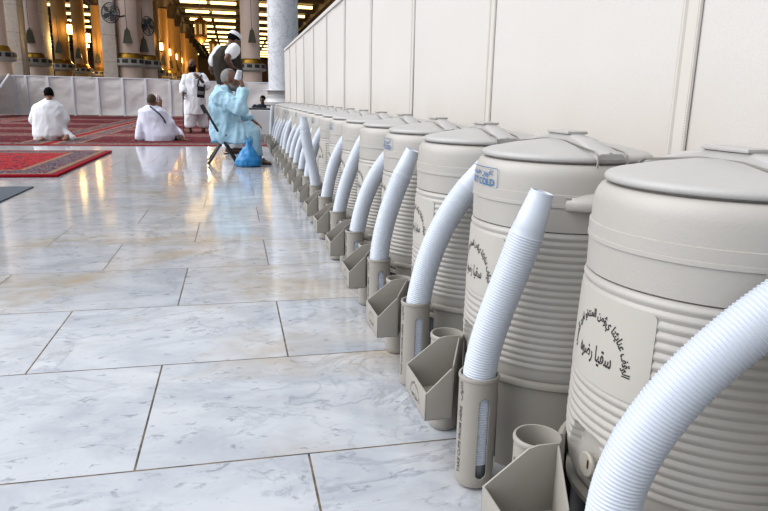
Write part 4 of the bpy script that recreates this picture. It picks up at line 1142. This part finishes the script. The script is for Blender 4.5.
# --- man in dark vest standing behind the seated man, seen from behind
YV = 10.45
def vest_man(root):
    p = lambda x, y, Y=YV: P(x, y, Y)
    hc = p(233.8, 40.8); fw = V((.72,.50,-.48)); b = MB()
    f, s, u, L = head(b, hc, fw, V((.25,.15,1)), 1.0, p(228, 48))
    b.loft([(p(230,98), X_*.13, Y_*.12), (p(228,82), X_*.13, Y_*.11), (p(226,62), X_*.13, Y_*.09), (p(227,51), X_*.09, Y_*.07)])
    rs, re, rw = p(232,49.5,10.26), p(227.2,58.5,10.10), p(232,67,10.30)
    ls, le, lw = p(219.5,50,10.6), p(212.8,61,10.75), p(210.5,69,10.85)
    b.cap(rs, re, .052, .045); b.cap(re, rw, .046, .033); b.cap(ls, le, .052, .045); b.cap(le, lw, .044, .032)
    hand(b, rw, V((.6,.5,-.4)), V((0,.6,.4)), .5, 1.0, 1); hand(b, lw, V((.6,.4,-.5)), V((.3,-.6,0)), .5, 1.0, -1)
    for hx, ax, Y in ((225,229,10.38),(232,235.5,10.60)):
        hip, kn, an = p(hx,98,Y), p((hx+ax)/2,124,Y), p(ax,148,Y); an.z = .095
        b.cap(hip, kn, .085, .06); b.cap(kn, an, .055, .04); foot(b, an, V((.85,.35,0)))
    remeshed(b, 'body', sk_dark, root, .009, 2)
    eyes(root, L)
    hairshell(L, f, s, u, hair_b, root, 1.0, 'hair', -.05, 1.045)
    bd = MB(); bd.ell(L(.035,0,-.085), f*.060, s*.055, u*.050); bd.cap(L(0,.06,-.03), L(.03,.05,-.08), .016, .024); bd.cap(L(0,-.06,-.03), L(.03,-.05,-.08), .016, .024)
    remeshed(bd, 'beard', hair_b, root, .008, 2, .003, (40,40,40))
    cp = MB(); N1 = 28
    def ring(e, k): return [(L(-.012,0,.024)+f*(.106*k*math.cos(q))+s*(.085*k*math.sin(q))+u*e) for q in [2*math.pi*i/N1 for i in range(N1)]]
    rings = [ring(.038,1.0), ring(.075,.93), ring(.098,.80), ring(.108,.55), ring(.112,.2)]
    vs = [v for r in rings for v in r]; fs = [(j*N1+i, j*N1+(i+1)%N1, (j+1)*N1+(i+1)%N1, (j+1)*N1+i) for j in range(4) for i in range(N1)]+[tuple(range(N1)), tuple(4*N1+i for i in range(N1))]
    cp.add(vs, fs).build('skullcap', white_c, root, 50)
    t = MB()
    t.loft([(p(229.5,83), X_*.13, Y_*.14), (p(227,70), X_*.14, Y_*.13), (p(226,58), X_*.14, Y_*.12), (p(227,50), X_*.12, Y_*.10), (p(228.8,45.5), X_*.075, Y_*.075)])
    t.cap(rs+V((.03,0,0)), rs+(re-rs)*.40+V((.015,0,0)), .095, .088); t.cap(ls, le, .078, .074); t.cap(le, le+(lw-le)*.15, .072, .062)
    t.loft([(p(230,84), X_*.14, Y_*.16), (p(230.5,100), X_*.15, Y_*.18), (p(230,112), X_*.18, Y_*.19)])
    remeshed(t, 'shirt', white_c, root, .012, 3, .012, (7,7,4), 1)
    t = MB()
    t.loft([(p(229,84.5), X_*.18, Y_*.18), (p(228,77), X_*.195, Y_*.19), (p(226,67), X_*.195, Y_*.185), (p(224.5,57), X_*.175, Y_*.175), (p(225,50.5), X_*.125, Y_*.15), (p(227.5,45.8), X_*.078, Y_*.09)])
    t.loft([(p(237.5,80,10.52), X_*.075, Y_*.12), (p(237.5,64,10.52), X_*.08, Y_*.12), (p(236.5,55,10.55), X_*.05, Y_*.08)])
    remeshed(t, 'vest', vest_c, root, .012, 3, .010, (7,7,4), 3)
    t = MB()
    for hx, ax, Y in ((225,229,10.38),(232,235.5,10.60)):
        t.loft([(p(hx+2,96,Y), X_*.11, Y_*.12), (p((hx+ax)/2,124,Y), X_*.115, Y_*.11), (p(ax,144,Y), X_*.11, Y_*.10), (p(ax,148,Y), X_*.09, Y_*.08)])
    remeshed(t, 'trousers', white_c, root, .012, 3, .010, (8,8,4), 6)
    sd = MB()
    for ax, Y in ((229,10.38),(235.5,10.60)):
        a = p(ax,150,Y); ff = V((.85,.35,0)).normalized(); ss = ff.cross(Z_)
        sd.loft([(V((a.x,Y,.010))+ff*x, ss*w, Z_*.009) for x, w in ((-.085,.015),(-.07,.035),(0,.040),(.10,.050),(.165,.042),(.19,.015))], 16)
        sd.tube([V((a.x,Y,.02))+ff*.09+ss*(.050*math.cos(q))+Z_*(.062*math.sin(q)) for q in [math.pi*i/10 for i in range(11)]], .012, 6)
    sd.build('sandals', sandal_m, root, 50)
person('man in white skullcap and dark vest standing bent forward behind the seated man', V((P(230,156,YV).x, YV, 0)), vest_man)

# --- bearded man in white walking towards the viewer with a cane
YW = 16.3
def walker(root):
    p = lambda x, y, Y=YW: P(x, y, Y)
    hc = p(192.3, 64.8); fw = V((-.45,-.88,-.05)); b = MB()
    f, s, u, L = head(b, hc, fw, Z_, 1.08, p(194, 73))
    b.loft([(p(194.5,104), X_*.17, Y_*.13), (p(194.5,90), X_*.17, Y_*.13), (p(194.5,79), X_*.20, Y_*.12), (p(194.5,73), X_*.10, Y_*.08)])
    rs, re, rw = p(186,77.5), p(183.3,87), p(183.0,93.5,16.1)
    ls, le, lw = p(203,77.5), p(205.6,85.5,16.2), p(199.5,77.5,15.98)
    b.cap(rs, re, .055, .045); b.cap(re, rw, .044, .034); b.cap(ls, le, .055, .045); b.cap(le, lw, .044, .034)
    hand(b, rw, V((0,-.15,-1)), V((.8,-.3,0)), .9, 1.1, 1); hand(b, lw, V((-.75,.0,.5)), V((-.2,1,0)), .6, 1.1, -1)
    for hx, ax, Y, dz in ((191,190.3,16.22,0),(198.5,203.6,16.42,0)):
        hip, kn, an = p(hx,104,Y), p((hx+ax)/2,119,Y), p(ax,129,Y); an.z = .10
        b.cap(hip, kn, .085, .060); b.cap(kn, an, .056, .042); foot(b, an, V((-.25,-.95,0)), 1.1)
    remeshed(b, 'body', sk_dark, root, .011, 2)
    eyes(root, L, 1.1)
    bd = MB(); bd.ell(L(.045,0,-.10), f*.075, s*.075, u*.095); bd.cap(L(0,.07,-.02), L(.03,.06,-.08), .024, .034); bd.cap(L(0,-.07,-.02), L(.03,-.06,-.08), .024, .034)
    remeshed(bd, 'beard', hair_b, root, .01, 2, .006, (30,30,30))
    t = MB()
    t.loft([(p(195,114.5), X_*.27, Y_*.24), (p(195,104), X_*.25, Y_*.23), (p(194.5,90), X_*.225, Y_*.19), (p(194.5,80), X_*.225, Y_*.155), (p(194.5,76), X_*.20, Y_*.13), (p(194.3,73), X_*.11, Y_*.10)])
    t.cap(rs, re, .085, .090); t.cap(re, re+(rw-re)*.55, .088, .080); t.cap(ls, le, .09, .105); t.cap(le, le+(lw-le)*.22, .10, .08)
    remeshed(t, 'tunic', white_c, root, .014, 3, .030, (6,6,3), 3)
    t = MB()
    for hx, ax, Y in ((191,190.3,16.22),(198.5,203.6,16.42)):
        q = (hx+ax)/2; t.loft([(p(hx,106,Y), X_*.14, Y_*.13), (p(q,118,Y), X_*.15, Y_*.13), (p(ax,126,Y), X_*.13, Y_*.11), (p(ax,127.5,Y), X_*.10, Y_*.09)])
    remeshed(t, 'trousers', white_c, root, .014, 3, .014, (7,7,4), 6)
person('bald black-bearded man in a long white tunic, walking on the carpet with a cane', V((P(196,132,YW).x, YW, 0)), walker)
ca, cb = P(183.0, 94.5, 16.02), P(183.6, 133.5, 15.9); cb.z = .016
cn = MB().tube([ca+V((.07,0,.0)), ca+V((.05,0,.03)), ca+V((.01,0,.03)), ca, cb], .012, 8).build('walking_cane', blk, None, 40)
tag(cn, 'thin dark walking cane in the hand of the bearded man in white', 'cane')
bgr = empty('shoulder_bag', P(201, 92, 15.95)); tag(bgr, 'black shoulder bag hanging at the side of the bearded man in white', 'bag')
bc = V(bgr.location)
def bagpart(mb, n, m_): o = mb.build(n, m_, bgr, 40); o.matrix_parent_inverse = Matrix.Translation(-bc); return o
bagpart(MB().box(bc, (.17,.08,.26), Matrix.Rotation(.1, 3, 'Y'), .025), 'bag_body', black_c)
bagpart(MB().box(bc+V((-.005,-.045,-.02)), (.15,.02,.08), Matrix.Rotation(.1, 3, 'Y'), .008), 'grey_pocket', plain('grey_pocket_cloth', lin(120, 120, 122), .8))
bagpart(MB().tube([bc+V((-.07,0,.12)), P(198.5,80,16.08), P(201.5,75.2,16.2), P(203,77,16.42), bc+V((.08,.05,.12))], .018, 6), 'strap', black_c)

# --- man in white kneeling on the carpet, seen from behind
YK = 13.3
def kneeler(root):
    p = lambda x, y, Y=YK: P(x, y, Y)
    hc = p(48.7, 94.5, 13.35); fw = V((-.35,.92,-.18)); b = MB()
    f, s, u, L = head(b, hc, fw, V((0,.1,1)), 1.04, p(49, 101))
    b.loft([(p(50,134,13.32), X_*.22, Y_*.17), (p(49.5,122,13.32), X_*.19, Y_*.12), (p(49,110,13.34), X_*.20, Y_*.11), (p(49,102,13.36), X_*.09, Y_*.07)])
    ls, le, lw = p(37,108.5,13.34), p(33.5,120,13.3), p(38,126,13.65)
    rs, re, rw = p(60,108.5,13.34), p(65.8,120,13.3), p(62,127,13.65)
    for a, c2, d in ((ls,le,lw),(rs,re,rw)): b.cap(a, c2, .055, .047); b.cap(c2, d, .046, .034)
    hand(b, lw, V((.4,.7,-.5)), V((0,0,-1)), .4, 1.05, 1); hand(b, rw, V((-.4,.7,-.5)), V((0,0,-1)), .4, 1.05, -1)
    for hx, kx in ((43,38),(56,62)):
        hip = p(hx,133,13.25); kn = p(kx,137,13.75); kn.z = .09; an = p(hx+(3 if hx > 50 else -1),140,13.12); an.z = .07
        b.cap(hip, kn, .10, .07); b.cap(kn, an, .065, .04)
    # soles turned up and out
    a = p(66.5,136.5,13.08); a.z = .07
    b.loft([(a+V((.03,.05,.05)), X_*.03, Z_*.035), (a, X_*.042, Z_*.045), (a+V((-.02,-.05,-.015)), X_*.045, Z_*.03), (a+V((-.03,-.10,-.035)), X_*.04, Z_*.018)], 14)
    a = p(42,140,13.05); a.z = .055
    b.loft([(a+V((0,.06,.02)), X_*.03, Z_*.03), (a, X_*.04, Z_*.04), (a+V((0,-.06,-.01)), X_*.045, Z_*.03), (a+V((.01,-.10,-.02)), X_*.035, Z_*.018)], 14)
    remeshed(b, 'body', sk_lite, root, .0105, 2)
    eyes(root, L, 1.04)
    hairshell(L, f, s, u, hair_b, root, 1.04, 'hair', -.055, 1.06)
    t = MB()
    t.loft([(p(50.5,140.4,13.30), X_*.25, Y_*.24), (p(50.5,135,13.28), X_*.30, Y_*.26), (p(50,124,13.28), X_*.30, Y_*.21), (p(49,113,13.3), X_*.275, Y_*.19), (p(48.5,106,13.32), X_*.255, Y_*.165), (p(48.7,101.5,13.34), X_*.15, Y_*.12), (p(48.8,98.8,13.36), X_*.085, Y_*.085)])
    t.cap(ls, le, .085, .085); t.cap(le, lw, .08, .06); t.cap(rs, re, .088, .085); t.cap(re, rw, .085, .06)
    t.loft([(p(50,139.5,13.5), X_*.29, Y_*.32), (p(50,134,13.55), X_*.28, Y_*.26)])
    t.cap(p(63,130,13.2), p(72,137.5,13.15), .06, .065)
    remeshed(t, 'tunic', white_c, root, .014, 3, .016, (5,5,3), 8)
person('black-haired man in white kneeling on the red carpet, seen from behind', V((P(50,141,YK).x, YK, .0145)), kneeler)

# --- man in pale lavender white sitting on the carpet, leaning on his left arm
YL = 13.3
def sitter(root):
    p = lambda x, y, Y=YL: P(x, y, Y)
    hc = p(152, 101, 13.3); fw = V((.35,.93,-.05)); b = MB()
    f, s, u, L = head(b, hc, fw, Z_, 1.04, p(152, 108))
    b.loft([(p(157,137,13.34), X_*.22, Y_*.16), (p(155,124,13.34), X_*.18, Y_*.12), (p(153,114,13.34), X_*.20, Y_*.11), (p(152.5,107,13.34), X_*.09, Y_*.07)])
    ls, le, lw = p(143,112,13.34), p(140.5,124,13.25), p(139.8,138,13.2); lw.z = .05
    rs, re, rw = p(162,112.5,13.34), p(170.5,123,13.3), p(177,134,13.35)
    b.cap(ls, le, .055, .045); b.cap(le, lw, .044, .034); b.cap(rs, re, .055, .045); b.cap(re, rw, .044, .034)
    hand(b, lw+V((0,0,-.005)), V((-.6,-.2,-.12)), V((0,0,-1)), .1, 1.0, 1); hand(b, rw, V((.7,.1,-.5)), V((-.2,0,-1)), .4, 1.05, -1)
    k1 = p(176,135,13.75); k1.z = .14; f1 = p(181.5,138.2,13.3); f1.z = .075
    b.cap(p(162,134,13.3), k1, .10, .07); b.cap(k1, f1, .065, .045); 
    k2 = p(150,135,13.75); k2.z = .28; f2 = p(158,138,13.95); f2.z = .09; b.cap(p(152,134,13.4), k2, .10, .07); b.cap(k2, f2, .065, .045); foot(b, f2, V((.3,.9,0)))
    foot(b, f1, V((.95,-.25,0)), 1.0)
    remeshed(b, 'body', sk_mid, root, .0105, 2)
    eyes(root, L, 1.04); hairshell(L, f, s, u, hair_s, root, 1.04, 'hair', -.055, 1.04)
    t = MB()
    t.loft([(p(159,141,13.3), X_*.27, Y_*.24), (p(159,135,13.3), X_*.30, Y_*.25), (p(156,126,13.3), X_*.30, Y_*.20), (p(153.8,117,13.3), X_*.275, Y_*.18), (p(152.5,111,13.3), X_*.26, Y_*.165), (p(152.2,107.5,13.3), X_*.16, Y_*.12), (p(152,105.2,13.3), X_*.085, Y_*.085)])
    t.cap(ls, le, .08, .075); t.cap(le, lw+(le-lw)*.10, .075, .085); t.cap(rs, re, .085, .08); t.cap(re, rw+(re-rw)*.1, .08, .07)
    t.cap(p(164,134,13.3), k1, .14, .12); t.cap(k1, f1+(k1-f1)*.25, .11, .085); t.cap(p(152,133,13.4), k2, .13, .11); t.cap(k2, f2+(k2-f2)*.3, .10, .085)
    remeshed(t, 'tunic', lav_c, root, .014, 3, .017, (5,5,3), 12)
person('man with cropped hair in pale lavender-white sitting sideways on the carpet, leaning on one arm', V((P(157,141,YL).x, YL, .0145)), sitter)
sb = MB(); sp0 = [P(150.0,106.4,13.12), P(154,109.5,13.08), P(159,113.5,13.07), P(163,118,13.08), P(165,121.5,13.13), P(165.8,124,13.22)]
so = sb.tube(sp0, .017, 6).build('bag_strap', plain('dark_strap', lin(66, 68, 84), .7), None, 40); tag(so, 'dark strap slung across the back of the man in lavender-white', 'strap')

# --- man in red and white headscarf sitting beyond him
YH = 15.0
def scarf_man(root):
    p = lambda x, y, Y=YH: P(x, y, Y)
    hc = p(157.5, 101.5); fw = V((.75,-.55,-.1)); b = MB()
    f, s, u, L = head(b, hc, fw, Z_, 1.0, p(157, 107.5))
    b.loft([(V((p(157,110).x, YH, .12)), X_*.20, Y_*.16), (p(157,122), X_*.17, Y_*.14), (p(157,112), X_*.19, Y_*.12), (p(157,107.5), X_*.09, Y_*.08)])
    rs, re, rw = p(150.5,112), p(149,122), p(152,128,14.75); ls, le, lw = p(163,112), p(164,121,14.85), p(160.5,107.5,14.75)
    for a, c2, d in ((ls,le,lw),(rs,re,rw)): b.cap(a, c2, .052, .044); b.cap(c2, d, .042, .032)
    hand(b, lw, V((-.1,0,1)), V((-.3,.9,0)), .6, 1.0, -1); hand(b, rw, V((.3,-.3,-.6)), V((0,0,-1)), .4, 1.0, 1)
    for q in (-1, 1):
        kn = V((p(157,110).x+q*.32, YH-.28, .15)); an = V((p(157,110).x+q*.05, YH-.42, .085)); b.cap(V((p(157,110).x+q*.12, YH, .14)), kn, .09, .065); b.cap(kn, an, .06, .04); foot(b, an, V((-q*.9,-.3,0)))
    remeshed(b, 'body', sk_mid, root, .0105, 2); eyes(root, L)
    t = MB()
    t.loft([(V((p(157,110).x, YH, .02)), X_*.26, Y_*.24), (V((p(157,110).x, YH, .2)), X_*.24, Y_*.2), (p(157,122), X_*.21, Y_*.17), (p(157,112.5), X_*.23, Y_*.15), (p(157,108.5), X_*.11, Y_*.10)])
    for a, c2, d in ((ls,le,lw),(rs,re,rw)): t.cap(a, c2, .08, .072); t.cap(c2, d+(c2-d)*.2, .07, .056)
    for q in (-1, 1):
        kn = V((p(157,110).x+q*.32, YH-.28, .15)); an = V((p(157,110).x+q*.05, YH-.42, .085)); t.cap(V((p(157,110).x+q*.12, YH, .16)), kn, .13, .105); t.cap(kn, an+(kn-an)*.35, .10, .08)
    remeshed(t, 'tunic', white_c, root, .014, 3, .014, (6,6,4), 4)
    tt = NT('red_white_check_cloth'); o = tt.obj(); ss = tt.sep(o)
    ck = tt.m('GREATER_THAN', tt.m('ADD', tt.m('SINE', tt.m('MULTIPLY', ss[0], 150)), tt.m('SINE', tt.m('MULTIPLY', ss[2], 150))), .2)
    m_ = tt.done(tt.mix(ck, lin(236, 228, 230), lin(190, 40, 70)), .85)
    k = MB(); k.ell(L(-.022,0,.035), f*.110, s*.094, u*.105); k.loft([(L(-.04,0,.04), f*.09, s*.10, ), (L(-.05,0,-.06), f*.085, s*.108), (L(-.05,0,-.15), f*.10, s*.16)], 20)
    remeshed(k, 'headscarf', m_, root, .011, 2, .008, (14,14,8), 3)
person('man in red and white headscarf sitting on the carpet beyond the man in lavender-white', V((P(157,135,YH).x, YH, .0145)), scarf_man)

# --- man in navy sitting behind the white covered table
YN = 18.0
def navy_man(root):
    p = lambda x, y, Y=YN: P(x, y, Y)
    x0 = p(262, 100).x; hc = V((x0+.02, YN, p(262,99.8).z)); fw = V((-.35,-.93,0)); b = MB()
    f, s, u, L = head(b, hc, fw, Z_, .92, V((x0, YN, hc.z-.15)))
    b.loft([(V((x0,YN,.10)), X_*.19, Y_*.16), (V((x0,YN,.35)), X_*.17, Y_*.13), (V((x0,YN,hc.z-.20)), X_*.19, Y_*.11), (V((x0,YN,hc.z-.13)), X_*.08, Y_*.07)])
    for q in (-1, 1):
        sh = V((x0+q*.19, YN, hc.z-.20)); el = V((x0+q*.25, YN-.1, .36)); wr = V((x0+q*.12, YN-.3, .30)); b.cap(sh, el, .05, .042); b.cap(el, wr, .04, .03); hand(b, wr, V((-q*.5,-.7,-.2)), V((0,0,-1)), .4, 1.0, q)
        kn = V((x0+q*.34, YN-.26, .14)); an = V((x0+q*.05, YN-.40, .085)); b.cap(V((x0+q*.12,YN,.13)), kn, .085, .062); b.cap(kn, an, .058, .04); foot(b, an, V((-q*.9,-.3,0)))
    remeshed(b, 'body', sk_dark, root, .0105, 2); eyes(root, L, .92); hairshell(L, f, s, u, hair_b, root, .92, 'hair', -.05, 1.05)
    t = MB()
    t.loft([(V((x0,YN,.03)), X_*.25, Y_*.22), (V((x0,YN,.3)), X_*.21, Y_*.17), (V((x0,YN,hc.z-.20)), X_*.235, Y_*.15), (V((x0,YN,hc.z-.145)), X_*.16, Y_*.11), (V((x0,YN,hc.z-.115)), X_*.075, Y_*.08)])
    for q in (-1, 1):
        sh = V((x0+q*.19, YN, hc.z-.20)); el = V((x0+q*.25, YN-.1, .36)); wr = V((x0+q*.12, YN-.3, .30)); t.cap(sh, el, .078, .068); t.cap(el, wr+(el-wr)*.2, .066, .052)
        kn = V((x0+q*.34, YN-.26, .14)); an = V((x0+q*.05, YN-.40, .085)); t.cap(V((x0+q*.12,YN,.14)), kn, .12, .10); t.cap(kn, an+(kn-an)*.35, .095, .075)
    remeshed(t, 'jacket', navy_c, root, .014, 3, .012, (6,6,4), 6)
person('man in navy sitting behind the white covered table, only his head and shoulders showing', V((P(262,130,YN).x, YN, .0145)), navy_man)

# ------------------------------------------------------------------ light
w = bpy.data.worlds.new('sky'); SC.world = w; w.use_nodes = True; nt = w.node_tree; nb = nt.nodes['Background']
tc = nt.nodes.new('ShaderNodeTexCoord')
def vmath(op, a, b):
    n = nt.nodes.new('ShaderNodeVectorMath'); n.operation = op; nt.links.new(a, n.inputs[0]); n.inputs[1].default_value = b; return n
dt = vmath('DOT_PRODUCT', tc.outputs['Generated'], (-.78, .03, .60))
rp = nt.nodes.new('ShaderNodeValToRGB'); nt.links.new(dt.outputs['Value'], rp.inputs[0])
e = rp.color_ramp.elements; e[0].position = .10; e[0].color = (.12,.125,.135,1); e[1].position = .92; e[1].color = (1.42,1.48,1.59,1)
nt.links.new(rp.outputs[0], nb.inputs[0]); nb.inputs[1].default_value = 1.0
sl = bpy.data.lights.new('soft_sun', 'SUN'); sl.energy = 1.5; sl.angle = rad(60); sl.color = (1, .97, .94)
so = bpy.data.objects.new('soft_sun', sl); COL.objects.link(so)
so.rotation_euler = V((.74,-.12,-.66)).to_track_quat('-Z', 'Y').to_euler()
vs_ = SC.view_settings; SC.display_settings.display_device = 'sRGB'
vs_.view_transform = 'Standard'; vs_.look = 'None'; vs_.exposure = .68; vs_.gamma = 1.0; vs_.use_curve_mapping = False
